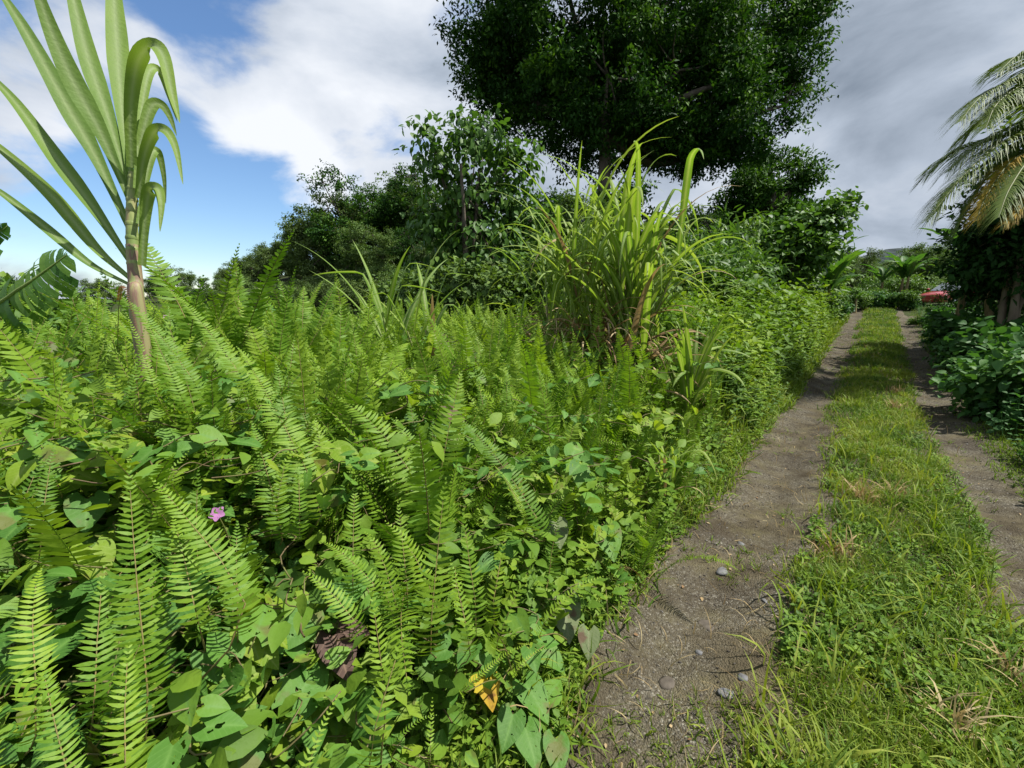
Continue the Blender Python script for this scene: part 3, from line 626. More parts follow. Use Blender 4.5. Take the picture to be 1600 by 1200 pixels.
# remaining individual ferns, spread over the bank as seen from the track
zones = [
    (lambda px, py: py > 900, 'lush green fern in the dark foot of the near bank', 'ferns at the near bank foot'),
    (lambda px, py: px < 430 and py > 560, 'green fern among broad vine leaves on the lower left bank', 'ferns among the vines on the left'),
    (lambda px, py: px < 620 and py <= 560, 'tall fern on the bank top outlined against the distant trees', 'ferns along the bank top on the left'),
    (lambda px, py: px < 860 and py <= 640, 'upright fern on the bank top below the young leafy tree', 'ferns below the young leafy tree'),
    (lambda px, py: px > 980, 'yellowish green fern on the bank beside the gravel wheel track', 'ferns beside the wheel track'),
    (lambda px, py: px >= 800, 'dense upright fern on the bank in front of the cane clumps', 'ferns in front of the cane clumps'),
    (lambda px, py: True, 'bright green fern in the crowded middle of the bank', 'ferns in the middle of the bank')]
pts = []; rr = np.random.default_rng(77); tries = 0
while len(pts) < 190 and tries < 14000:
    tries += 1; px, py = rr.uniform(-20, 1130), rr.uniform(470, 1080)
    if px > 960 and py > 860 - (px - 960) * .9: continue
    if py > 760: continue
    p = hit(px, py, .62); s_, n_ = sn(p[0], p[1])
    if n_ > -1.25 or p[1] > 14 or np.hypot(p[0], p[1]) < 1.15: continue
    if any((px - a) ** 2 + (py - b) ** 2 < (25 + .035 * max(0, py - 480) ** 1.05) ** 2 for a, b in pts): continue
    if px < 450 and py > 540 and rr.random() < .55: continue
    pts.append((px, py)); p[2] = ground(p[0], p[1]); sc = rr.uniform(.72, 1.02)
    for f, lab, gr in zones:
        if f(px, py): break
    fern(p, int(rr.integers(6, 10)), rr, sc, lab, gr, .5 if rr.random() < .75 else None)
HT = [(203, 985), (200, 712), (232, 742), (643, 962), (578, 905), (697, 740), (722, 790), (792, 822), (838, 880), (950, 897), (520, 615), (768, 722), (392, 655), (470, 890), (410, 965), (485, 1060), (368, 1085), (320, 580), (190, 640), (533, 1022), (150, 780), (690, 670), (110, 950), (320, 960)]
# fronds standing in the near part of the bank, one to three to a plant
hp = []; tries = 0
while len(hp) < 21 and tries < 3000:
    tries += 1; px, py = rr.uniform(-30, 960), rr.uniform(560, 1000)
    if any((px - a) ** 2 + (py - b) ** 2 < 70 ** 2 for a, b in hp + HT) or (px > 760 and py > 900): continue
    p = hit(px, py, .74); s_, n_ = sn(p[0], p[1]); Z = (p - CAM) @ FW
    if n_ > -1.12: continue
    hp.append((px, py)); fr = []; Lp = rr.uniform(.30, .46) * FPX / Z; w = rr.uniform(.10, .145)
    for q in range(int(rr.integers(1, 4))):
        a_ = math.radians(rr.normal(7 if px < 450 else 0 if px < 650 else 10, 14)); dx = rr.normal(0, 26) * (q > 0); dy = rr.normal(0, 30) * (q > 0); l_ = Lp * rr.uniform(.75, 1.0)
        fr.append(((px + dx - math.sin(a_) * l_, py + dy + math.cos(a_) * l_, max(.62, Z - .10)), (px + dx, py + dy, Z + rr.uniform(-.02, .12)), w, rr.uniform(.01, .07), rr.uniform(.1, .8)))
    for f, lab, gr in zones:
        if f(px, py): break
    hero_fern((px - math.sin(a_) * Lp * 1.1, min(1250, py + Lp * 1.25)), fr, lab, gr)
hq = []; tries = 0
while len(hq) < 20 and tries < 3000:
    tries += 1; px, py = rr.uniform(860, 1120), rr.uniform(590, 900)
    if any((px - a) ** 2 + (py - b) ** 2 < 42 ** 2 for a, b in hq): continue
    p = hit(px, py, .5); s_, n_ = sn(p[0], p[1]); Z = (p - CAM) @ FW
    if not -1.5 < n_ < -1.0: continue
    hq.append((px, py)); fr = []; Lp = rr.uniform(.32, .5) * FPX / Z
    for q in range(int(rr.integers(2, 4))):
        a_ = math.radians(rr.normal(38, 16)); l_ = Lp * rr.uniform(.75, 1.05); dx, dy = rr.normal(0, 16) * (q > 0), rr.normal(0, 22) * (q > 0)
        fr.append(((px + dx - math.sin(a_) * l_, py + dy + math.cos(a_) * l_, Z + rr.uniform(-.02, .1)), (px + dx, py + dy, Z), rr.uniform(.11, .16), rr.uniform(.02, .08), rr.uniform(.35, .8)))
    hero_fern((px - Lp * .7, py + Lp * .9), fr, 'fern leaning its fronds from the bank out toward the gravel wheel track', 'ferns leaning toward the track')
for px, Z, h in ((290, 2.6, 1.15), (330, 2.7, 1.35), (375, 2.9, 1.2), (440, 3.0, 1.15), (490, 3.0, 1.25), (560, 3.3, 1.1), (400, 2.4, 1.0), (250, 2.3, 1.1)):
    p = at(px, 480, Z); p[2] = ground(p[0], p[1]) + .1; fern(p, 6, rr, h, zones[2][1], zones[2][2])

# ------------------------------------------------------------------ VINES
def hero_leaf(px, py, size_px, mat, parent, base, ang=None, off=0.0, tint=.5, h=.5, Zs=.93):
    p = hit(px, py, h); p = CAM + (p - CAM) * Zs; Z = (p - CAM) @ FW; L = size_px * Z / FPX * 1.0
    nh = nrm(nrm(CAM - p) * .8 + np.array([.35, .1, .9]) + rng.normal(0, .15, 3)); a = rng.uniform(-PI, PI) if ang is None else math.radians(ang)
    ex = nrm(np.cross(np.array([0, 0, 1.0]), nrm(CAM - p))); ey = np.cross(nrm(CAM - p), ex)
    d = math.cos(a) * ex + math.sin(a) * ey; d = d - nh * (d @ nh); mb = MB()
    mb.inst(L_HEART, frames(d[None], nh[None], L), (p - nrm(d) * L * .45)[None], tint)
    q = p - nrm(d) * L * .45
    v, qd = tube(bez([q, q - nrm(d) * L * .2 - nh * L * .25, q - nh * L * .9 - nrm(d) * L * .3], 5), .0016, 4); mb.add(v, qd, None, 1, .5)
    link('leaf', mb.mesh('leaf', [M[mat], M['vstem']], base), parent); return q - nh * L * .9 - nrm(d) * L * .3
def hero_vine(label, leaves, group='heart-leaved vines on the bank'):
    base = hit(leaves[0][0], leaves[0][1], .2); t = thing('vine', label, 'vine', base, group); q = []
    for lf in leaves: q.append(hero_leaf(lf[0], lf[1], lf[2], lf[3], t, base, lf[4], tint=rng.uniform(.3, .7), h=lf[5] if len(lf) > 5 else .52))
    q = np.array([base - np.array([0, 0, .1])] + q); mb = MB(); v, qd = tube(bez(q, 6 * len(q)), .0022, 5); mb.add(v, qd); link('stem', mb.mesh('stem', [M['vstem']], base), t)
hero_vine('vine with big insect-holed heart leaves near the bottom left', [(410, 965, 66, 'vine', 60), (345, 1005, 56, 'vine', 100), (330, 1040, 50, 'vine', -80), (462, 985, 64, 'vine', -140), (395, 1005, 56, 'vine_yellow', -80), (420, 1025, 46, 'vine_yellow', -60)])
hero_vine('vine with a large folded lime green leaf at the bottom', [(368, 1085, 88, 'vine_yellow', -70), (395, 1055, 70, 'vine_yellow', 20), (350, 1060, 60, 'vine_yellow', 150)])
hero_vine('vine with a stack of broad green leaves left of the purple leaf', [(485, 1060, 82, 'vine', 40), (478, 1112, 76, 'vine_yellow', -160), (525, 1145, 70, 'vine_yellow', -90), (545, 925, 58, 'vine', 25), (445, 1150, 50, 'vine', 120)])
hero_vine('drooping purple-brown leaf on a vine low in the fern gap', [(533, 1022, 70, 'leaf_purple', -80), (562, 985, 34, 'leaf_purple', -20)])
hero_vine('vine with broad green leaves trailing to the soil edge at the bottom', [(838, 1092, 62, 'vine', -60), (795, 1140, 52, 'vine', -110), (830, 1165, 58, 'vine', -75), (862, 1025, 52, 'vine', -40), (768, 1030, 40, 'vine', 30), (870, 1180, 50, 'vine', -90), (865, 1075, 44, 'vine', 60)])
hero_vine('yellowed blotchy leaf on a vine above the bottom edge', [(765, 1080, 46, 'leaf_dying', -80), (752, 1062, 30, 'leaf_dying', 40)])
hero_vine('pale grey-green heart leaf hanging over the soil edge', [(884, 962, 66, 'leaf_pale', -82, .35), (920, 1005, 40, 'leaf_pale', -90, .25)])
hero_vine('paired heart leaves on a vine right of the dark fern', [(950, 842, 62, 'vine', -80), (925, 778, 44, 'vine', 70), (905, 740, 40, 'vine', -100), (900, 700, 38, 'vine', 60), (845, 935, 46, 'vine', 10)])
hero_vine('brownish pointed leaf hanging beside the lime green frond', [(872, 832, 44, 'leaf_pale', -85), (660, 770, 46, 'leaf_pale', -95)])
hero_vine('vine with grey-green heart leaves in the middle of the bank', [(695, 675, 50, 'vine', -60), (726, 694, 52, 'vine', -80), (660, 655, 40, 'vine', 30), (640, 690, 36, 'vine', 150), (716, 652, 44, 'leaf_purple', -10), (680, 652, 36, 'leaf_purple', 190)])
hero_vine('cluster of purplish leaves on a vine below the young tree', [(697, 545, 36, 'leaf_purple', -100), (715, 552, 40, 'leaf_pale', -60), (742, 562, 34, 'leaf_purple', -60), (706, 578, 32, 'leaf_purple', -110), (685, 523, 30, 'leaf_purple', 100), (752, 590, 34, 'vine', -60)])
hero_vine('vine of large heart leaves right of the dying frond', [(278, 545, 52, 'leaf_pale', -90), (325, 545, 52, 'vine', -50), (305, 590, 48, 'vine', -80), (345, 598, 46, 'vine', 10), (285, 575, 44, 'vine', 170), (375, 590, 42, 'vine', 40), (350, 640, 38, 'leaf_pale', -100)])
hero_vine('vine of long green leaves on the left edge of the bank', [(190, 600, 56, 'vine', 80), (195, 655, 62, 'vine', 40), (145, 665, 56, 'vine', 20), (170, 735, 52, 'vine', -120), (135, 800, 60, 'vine', -100), (95, 770, 50, 'vine', 40), (60, 700, 44, 'vine', 150), (150, 880, 62, 'vine_yellow', -95)])
hero_vine('crinkled dark green leaf on a vine among bank-top ferns', [(427, 497, 46, 'vine', -60), (465, 500, 34, 'leaf_purple', -95), (440, 540, 40, 'vine', 100), (480, 600, 44, 'vine_yellow', -90), (470, 570, 40, 'vine_yellow', -40)])
hero_vine('mottled brown and grey leaves on a vine at far left', [(75, 530, 40, 'leaf_pale', 20), (150, 520, 36, 'leaf_purple', 160), (95, 555, 44, 'leaf_pale', -20), (85, 590, 34, 'leaf_dying', 60), (130, 500, 32, 'leaf_purple', 100), (40, 560, 40, 'vine', 10)])
# filler vines
def vine_mesh(k):
    r = np.random.default_rng(500 + k); mb = MB(); ms = MB(); P = [np.zeros(3)]; n = int(r.integers(9, 15)); a = r.uniform(0, 6.28)
    for j in range(n):
        a += r.normal(0, .7); P.append(P[-1] + np.array([math.cos(a), math.sin(a), r.normal(0, .3)]) * r.uniform(.04, .08))
    P = np.array(P); P = P - P.mean(0); V, Q = tube(bez(P, 40), .002, 4); ms.add(V, Q)
    m = n * 2; i = r.integers(0, len(P), m); c = P[i] + r.normal(0, .03, (m, 3)); d = rdir(m, r); d[:, 2] = d[:, 2] * .4 - .2
    nh = rdir(m, r) * .5 + np.array([.3, -.3, 1.0]); mb.inst([L_HEART_LO, L_HEART_LO, L_OV][k % 3], frames(d, nh, r.uniform(.04, .08, m)), c, np.clip(r.normal(.5, .22, m), 0, 1))
    return ms.mesh('stem', [M['vstem']]), mb.mesh('foliage', [M[['vine', 'herb', 'vine', 'vine_yellow'][k % 4]]])
VM = [vine_mesh(k) for k in range(8)]
vz = [(lambda px, py: px < 400, 'leafy vine sprawling over ferns on the left bank', 'vines on the left bank'),
      (lambda px, py: py > 830, 'leafy vine low in the shade of the near ferns', 'vines low among near ferns'),
      (lambda px, py: px > 820, 'leafy vine on the bank near the cane clumps', 'vines near the cane clumps'),
      (lambda px, py: True, 'leafy vine winding between ferns on the middle bank', 'vines on the middle bank')]
pv = []; tries = 0
while len(pv) < 170 and tries < 9000:
    tries += 1; px, py = rr.uniform(0, 1080), rr.uniform(500, 1190)
    if rr.random() > (1.0 if px < 450 else .55): continue
    if px > 900 and py > 900: continue
    p = hit(px, py, rr.uniform(.34, .56) if py > 760 else rr.uniform(.5, .78)); s_, n_ = sn(p[0], p[1])
    if n_ > -1.02 or p[1] > 9 or any((px - a) ** 2 + (py - b) ** 2 < 38 ** 2 for a, b in pv): continue
    pv.append((px, py)); k = int(rr.integers(0, 8))
    for f, lab, gr in vz:
        if f(px, py): break
    t = thing('vine', lab, 'vine', p, gr, rr.uniform(0, 6.28)); sc = rr.uniform(.8, 1.25) * (1 + .08 * max(0, p[1] - 2)); t.scale = (sc, sc, sc)
    link('stem', VM[k][0], t); link('foliage', VM[k][1], t)

# flowers
for px, py, lab, h in ((340, 803, 'small pink orchid-like flower in front of the dark fern', .62), (258, 496, 'lilac flower on the bank top beside the lone cane', .75)):
    p = hit(px, py, h); t = thing('flower', lab, 'flower', p, 'pink flowers on the bank'); mb = MB(); d = []
    for k in range(5): d.append([math.cos(k * 1.257), math.sin(k * 1.257), .35])
    d = np.array(d); mb.inst(L_RND, frames(d, np.tile([0, 0, 1.0], (5, 1)), .024), np.zeros((5, 3)), rng.uniform(.2, .9, 5)); o = link('petal', mb.mesh('petal', [M['petal']]), t); o.rotation_euler = (.8, .2, 0)
    mb = MB(); v, q = tube(bez([[0, 0, 0], [.01, .02, -.1], [0, .05, -.3]], 8), .0018, 5); mb.add(v, q); link('stem', mb.mesh('stem', [M['stem']]), t)

# ------------------------------------------------------------------ CANE
def ribbon(mb, P, W, side, fold=.25, mat=0, tint=.5, wav=.0):
    P = np.asarray(P, float); K = len(P); T = nrm(np.gradient(P, axis=0)); S = np.broadcast_to(np.asarray(side, float), P.shape)
    S = nrm(S - T * (S * T).sum(-1, keepdims=True)); Nn = np.cross(S, T); u = np.linspace(0, 1, K); V = []; rib = []
    for e, rb in ((-1, 0), (-.52, .5), (-.09, .95), (.09, .95), (.52, .5), (1, 0)):
        wv = wav * np.sin(u * 31 + e * 4) * abs(e) if wav else 0
        V.append(P + S * (W * e)[:, None] + Nn * (W * (fold * abs(e) + wv))[:, None]); rib.append(np.full(K, rb))
    V = np.stack(V, 1); i = np.arange(K - 1)[:, None] * 6 + np.arange(5)[None]; Q = np.stack([i, i + 1, i + 7, i + 6], -1).reshape(-1, 4)
    mb.add(V.reshape(-1, 3), Q, None, mat, np.clip(np.repeat(tint + .15 * (u - .5), 6), 0, 1), np.stack(rib, 1).ravel())
def cane_w(K, w, base=.45):
    u = np.linspace(0, 1, K); return w / 2 * (base + (1 - base) * sstep(0, .55, u)) * np.clip((1 - u) / .6, 0, 1) ** .75 + .0008
ZC = 1.75
base = at(216, 560, ZC); base[2] = ground(base[0], base[1]) - .03
t = thing('sugar_cane', 'lone tall cane with broad leaves fanned out against blue sky', 'cane', base)
stk = [base, at(217, 500, ZC), at(212, 440, ZC), at(207, 380, ZC), at(206, 320, ZC), at(208, 270, ZC)]
mb = MB(); C0 = bez(stk, 40); R0 = np.linspace(.029, .016, 40); V, Q = tube(C0[:24], R0[:24] * 1.06, 12); mb.add(V, Q, None, 0); V, Q = tube(C0[22:], R0[22:], 12); mb.add(V, Q, None, 1)
link('stalk', mb.mesh('stalk', [M['sheath'], M['cane_stalk']], base), t)
for f in np.linspace(.5, .97, 8):
    P = bez(stk, 100); k = int(f * 99); r_ = .029 + (.016 - .029) * f; mb = MB(); V, Q = tube(P[[k - 1, k, min(99, k + 1)]], [r_ * 1.05, r_ * 1.14, r_ * 1.05], 12); mb.add(V, Q)
    link('node_ring', mb.mesh('node_ring', [M['cane_stalk']], base), t)
LV = [([(203, 445), (140, 412), (70, 355), (0, 300), (-60, 265)], 24, 0), ([(203, 435), (150, 388), (80, 305), (0, 232), (-70, 180)], 34, .03), ([(203, 408), (150, 330), (90, 250), (20, 155), (-50, 85)], 42, .06),
      ([(205, 362), (150, 245), (105, 165), (35, 40), (-15, -35)], 46, .0), ([(203, 312), (160, 212), (112, 122), (70, 20), (40, -80)], 46, -.05), ([(202, 292), (170, 185), (138, 90), (112, -15), (95, -90)], 46, .05), ([(205, 285), (190, 160), (183, 60), (176, -40), (172, -130)], 52, .1),
      ([(206, 262), (204, 175), (214, 100), (238, 72), (256, 90), (270, 150), (281, 192)], 44, -.05), ([(214, 245), (222, 170), (234, 112), (250, 112), (264, 150), (277, 190)], 26, .06), ([(214, 295), (220, 225), (236, 168), (252, 164), (265, 182), (276, 212)], 32, .02),
      ([(217, 310), (224, 250), (240, 208), (258, 204), (274, 230), (286, 288)], 34, -.03), ([(217, 350), (226, 290), (238, 240), (248, 240), (256, 275), (259, 318)], 24, .03), ([(222, 415), (226, 350), (233, 300), (246, 295), (252, 318), (250, 362)], 34, -.02)]
for P, w, dz in LV:
    n = len(P); pts3 = [at(a, b, ZC + dz * j - (.02 if n > 5 else 0)) for j, (a, b) in enumerate(P)]; C = bez(pts3, 34); wid = w / 1.30 * ZC / FPX
    T = nrm(np.gradient(C, axis=0)); view = nrm(CAM - C); S = np.cross(T, view + np.array([.0, 0, .35])); mb = MB()
    tw = np.array([0, .25, .1])
    ribbon(mb, C, cane_w(34, wid * (.84 if n < 6 else .72), .28 if n < 6 else .5), S, .22, 0, rng.uniform(.3, .6) if n < 6 else .75, .03); link('leaf', mb.mesh('leaf', [M['cane_blue'] if n < 6 else M['cane_blue']], base), t)

DRYP = []
def gleaf(p0, az, th0, bend, L, K=18, kink=None, pw=1.8):
    t = np.linspace(0, 1, K); th = th0 + bend * t ** pw
    if kink: th = th + kink[1] * sstep(kink[0] - .06, kink[0] + .06, t)
    th = np.clip(th, -.2, 3.0); dl = L / (K - 1); r = np.concatenate([[0], np.cumsum(np.sin(th[:-1]) * dl)]); z = np.concatenate([[0], np.cumsum(np.cos(th[:-1]) * dl)])
    return p0 + np.stack([r * math.cos(az), r * math.sin(az), z], -1)
for p_, az_, L_ in DRYP:
    mb = MB(); ribbon(mb, gleaf(p_, az_, .9, 2.0, L_ * .5, 16), cane_w(16, .035), np.array([-math.sin(az_), math.cos(az_), .3]), .5, 0, .5, .12); link('dry_leaf', mb.mesh('dry_leaf', [M['cane_dry']], base), t)
def cane_clump(name, label, cat, p, nst, hgt, spread, ll, lw, per, dry, seed, leanaz=None, lean=.18, group=None, bend=(.6, 1.9), pw=1.8):
    r = np.random.default_rng(seed); t = thing(name, label, cat, p, group)
    for k in range(nst):
        b = np.array([r.normal(0, spread), r.normal(0, spread), 0]); b[2] = float(ground(p[0] + b[0], p[1] + b[1]) - p[2])
        az = r.uniform(0, 6.28) if leanaz is None else leanaz + r.normal(0, .6); le = abs(r.normal(lean, .1)); h = hgt * r.uniform(.65, 1.05)
        P = bez([b, b + np.array([math.cos(az) * le * .3 * h, math.sin(az) * le * .3 * h, h * .5]), b + np.array([math.cos(az) * le * h, math.sin(az) * le * h, h])], 12)
        mb = MB(); V, Q = tube(P, np.linspace(.016, .006, 12), 7); mb.add(V, Q); st = link('stalk', mb.mesh('stalk', [M['cane_stalk']]), t); mb = MB()
        for j in range(per):
            f = .35 + .65 * (j + r.random() * .5) / per; i = min(11, int(f * 11)); q = P[i]; la = az + (j % 2) * PI + r.normal(0, .7)
            th0 = r.uniform(.12, .5) * (1.3 - .7 * f) + .05; L = ll * r.uniform(.7, 1.15); kk = (r.uniform(.45, .75), r.uniform(.8, 1.5)) if r.random() < .35 else None
            C = gleaf(q, la, th0, r.uniform(*bend) * (1.15 - .5 * f), L, 18, kk, pw); S = np.array([-math.sin(la), math.cos(la), r.normal(0, .35)])
            ribbon(mb, C, cane_w(18, lw * r.uniform(.75, 1.1)), S, .3, 0 if r.random() > .06 else 1, np.clip(r.normal(.55, .2), 0, 1), .02)
        link('foliage', mb.mesh('foliage', [M['cane'], M['cane_dry']]), st)
        if dry:
            mb = MB()
            for j in range(dry):
                f = r.uniform(.12, .5); q = P[int(f * 11)]; la = r.uniform(0, 6.28); C = gleaf(q, la, r.uniform(.3, 1.0), r.uniform(1.5, 2.4), ll * r.uniform(.4, .75), 14)
                ribbon(mb, C, cane_w(14, lw * .55), np.array([-math.sin(la), math.cos(la), r.normal(0, .5)]), .5, 0, r.random(), .1)
            link('dry_foliage', mb.mesh('dry_foliage', [M['cane_dry']]), st)
    return t
def on(px, Z, py=520):
    p = at(px, py, Z); p[2] = ground(p[0], p[1]) - .02; return p
cane_clump('sugar_cane', 'tallest bright green cane clump with upright blades beside the track', 'cane', on(990, 4.3), 16, 1.6, .12, 1.5, .07, 7, 5, 21, None, .05, bend=(1.2, 2.9), pw=2.9)
cane_clump('sugar_cane', 'drooping cane clump with brown dead skirt left of the tallest one', 'cane', on(895, 4.9), 17, 1.55, .20, 1.5, .05, 8, 15, 22, PI, .12, bend=(1.2, 2.7), pw=2.2)
cane_clump('sugar_cane', 'young broad-bladed cane shoot at the right foot of the cane clumps', 'cane', on(1072, 4.0), 4, .6, .06, .95, .085, 6, 0, 23, 0.0, .08, bend=(.3, 1.6), pw=4)
cane_clump('grass_clump', 'sparse clump of long arching grass blades before the dark treeline', 'grass clump', on(655, 3.9), 5, .85, .10, 1.15, .065, 4, 0, 24, PI, .2, bend=(.5, 1.5))
cane_clump('grass_clump', 'little tuft of bent grass blades between the sparse clump and the cane', 'grass clump', on(758, 3.7), 3, .6, .06, .7, .045, 4, 0, 25, 0, .2, bend=(.9, 1.9))
cane_clump('grass_clump', 'upright broad grass shoot beneath the torn banana leaf', 'grass clump', on(98, 2.3), 3, .45, .03, .45, .05, 4, 0, 26, PI, .1, bend=(.1, .5))
cane_clump('grass_clump', 'tuft of grass blades beneath the cane clumps at the weed edge', 'grass clump', on(1045, 3.1, 600), 4, .2, .07, .55, .03, 4, 1, 27, 0, .3, bend=(1.2, 2.2))

# ------------------------------------------------------------------ TREES
def limb(mb, a, b, r0, r1, r, sag=.12, k=8, sides=6):
    a = np.asarray(a, float); b = np.asarray(b, float); L = np.linalg.norm(b - a); m = (a + b) / 2 + r.normal(0, sag * .5, 3) * L + np.array([0, 0, -sag * L * .4])
    V, Q = tube(bez([a, m, b], k), np.linspace(r0, r1, k), sides); mb.add(V, Q)
def crown_leaves(mb, lobes, ncl, per, cr, tm, size, r, tint0=.45, droop=0.0, mat=0, hollow=.5, holes=.0, flat=1.0, tv=.16):
    lobes = np.asarray(lobes, float); w = lobes[:, 3] * lobes[:, 4]; w = w / w.sum(); li = r.choice(len(lobes), ncl, p=w)
    d = rdir(ncl, r); u = 1 - hollow * r.random(ncl) ** 1.7; c = lobes[li, :3] + d * u[:, None] * lobes[li][:, [3, 3, 4]]
    c = c + r.normal(0, cr * .5, c.shape)
    if holes > 0:
        q = vnoise(c[:, 0] * 1.1 / cr / 4 + c[:, 2] * .37 / cr, c[:, 1] * 1.1 / cr / 4 + c[:, 2] * .9 / cr); k = q > holes; c, d = c[k], d[k]
    n = len(c); ct = np.clip(tint0 + r.normal(0, tv, n), 0, 1)
    lp = np.repeat(c, per, 0) + r.normal(0, 1, (n * per, 3)) * np.array([cr, cr, cr * .55 * flat]) * .62
    ld = nrm(np.repeat(d, per, 0) * .8 + rdir(n * per, r) * .9 + np.array([0, 0, -droop])); nh = nrm(np.repeat(d, per, 0) * .4 + rdir(n * per, r) * .55 + np.array([0, 0, .9]))
    mb.inst(tm, frames(ld, nh, size * r.uniform(.65, 1.2, n * per)), lp, np.clip(np.repeat(ct, per) + r.normal(0, .1, n * per), 0, 1), mat)
    return c
def sublobes(lobes, n, r, k0=.28, k1=.5):
    out = []
    for l in lobes:
        for d in rdir(n, r): q = r.uniform(k0, k1); out.append([l[0] + d[0] * l[3] * .85, l[1] + d[1] * l[3] * .85, l[2] + d[2] * l[4] * .85, l[3] * q, l[4] * q * .8])
    return out
def tree_meshes(seed, H, lobes, ncl, per, cr, tm, size, leafm, barkm, tr=.16, droop=0., hollow=.5, holes=0., twigs=40, tint0=.45, trunk_to=.6, multi=1, tv=.16, sub=0):
    r = np.random.default_rng(seed); ml = MB(); c = crown_leaves(ml, sublobes(lobes, sub, r) if sub else lobes, ncl, per, cr, tm, size, r, tint0, droop, 0, hollow, holes, 1.0, tv)
    mt = MB(); top = np.array([0, 0, H * trunk_to]); 
    for q in range(multi):
        b = np.array([r.normal(0, .12 * (multi > 1)), r.normal(0, .12 * (multi > 1)), -.2]); limb(mt, b, top + r.normal(0, .2 * (multi > 1), 3), tr * 1.25, tr * .7, r, .03, 10, 9)
    for l in lobes:
        l = np.asarray(l, float); limb(mt, top * r.uniform(.6 if trunk_to < .9 else .88, 1.0), l[:3], tr * .55, tr * .22, r)
    for k in r.choice(len(c), min(len(c), twigs), False):
        L = np.asarray(lobes, float); j = np.argmin(np.linalg.norm(L[:, :3] - c[k], axis=1)); limb(mt, L[j, :3], c[k], tr * .2, tr * .04, r, .1, 6, 4)
    return mt.mesh('trunk', [M[barkm]]), ml.mesh('crown', [M[leafm]])
def put_tree(name, label, cat, p, meshes, group=None, rz=0, sc=1.0):
    t = thing(name, label, cat, p, group, rz); t.scale = (sc, sc, sc); link('trunk', meshes[0], t); link('crown', meshes[1], t); return t

# the big tree over the bank
r = np.random.default_rng(5); pb = on(935, 19.0, 480)
def rel(px, py, Z): return at(px, py, Z) - pb
BL = []
for px, py, Z, rx, rz in [(815, 70, 19, 2.8, 3.0), (900, 40, 18, 3.6, 3.2), (1020, 30, 18, 3.8, 3.2), (1140, 60, 19, 3.4, 3.2), (1195, 70, 19, 2.4, 2.4), (1245, 50, 19, 1.2, 1.4), (785, -20, 20, 2.3, 2.6), (870, 150, 19, 2.6, 1.9),
                         (980, 140, 19, 3.2, 2.4), (1090, 170, 19, 3.0, 2.0), (1170, 160, 19, 2.2, 1.8), (775, 120, 19, 1.5, 1.9), (1080, 225, 18.6, 1.7, 1.0), (880, 190, 20, 1.8, 1.2), (1000, -90, 20, 6.5, 4.0), (870, -80, 20, 3.6, 3), (1160, -70, 20, 3.6, 3), (950, 60, 22, 6, 4), (1080, 70, 22.5, 6, 4)]:
    BL.append([*rel(px, py, Z), rx, rz])
BL += [[*rel(a, b, Z), rx, rz] for a, b, Z, rx, rz in [(955, 225, 18.5, 2.4, 1.1), (900, 210, 18, 1.8, 1.0), (1015, 205, 18, 2.2, 1.2), (850, 165, 17.5, 2, 1.5), (920, 240, 18.5, 1.5, .8), (1085, 235, 18.5, 1.4, .7), (1160, 215, 18, 1.7, .9), (1100, 245, 18.5, 1.2, .6), (1060, 255, 18.5, 1.0, .5), (1075, 248, 18.5, 1.6, .7), (1115, 240, 18.5, 1.4, .7), (1150, 232, 18.5, 1.3, .7), (1225, 165, 18.5, 1.3, 1.2), (800, 170, 18.5, 1.6, 1.2), (1110, 200, 17.5, 2, 1.3), (950, 120, 16.5, 3, 2.4), (1060, 110, 16.5, 3, 2.4), (830, 95, 17, 2.4, 2.2), (1180, 110, 17, 2.2, 2), (765, 70, 18, 1.6, 2), (1040, 250, 19, 1.6, .7)]]
BIGM = tree_meshes(5, 8.5, BL, 7600, 30, .33, L_TREE, .19, 'crown_dark', 'bark', .30, .1, .8, .0, 160, .42, .93, 1, .27, 9)  # wide clump tint spread colours in the look of sunlit clumps
put_tree('broadleaf_tree', 'huge dark-leaved tree whose rounded crown fills the top of the picture', 'tree', pb, BIGM)

# young large-leaved tree in front of the treeline
py_ = on(735, 9.0, 480)
YL = [[*(at(px, q, Z) - py_), rx, rz] for px, q, Z, rx, rz in [(680, 240, 8.8, .55, .45), (745, 225, 9, .75, .6), (800, 255, 9.2, .6, .55), (720, 300, 9, .7, .5), (775, 310, 9.2, .75, .6), (690, 345, 9.2, .7, .5), (760, 370, 9, .8, .6), (820, 350, 9.4, .6, .6), (700, 410, 9.4, .8, .5), (780, 430, 9, .8, .5), (735, 195, 9, .35, .3), (660, 215, 8.8, .25, .25)]]
put_tree('broadleaf_tree', 'young tree with large drooping leaves left of the cane clumps', 'tree', py_, tree_meshes(8, 4.6, YL, 620, 8, .22, L_OV, .155, 'crown_broad', 'bark', .04, 1.0, .8, 0, 150, .4, .75, 3))

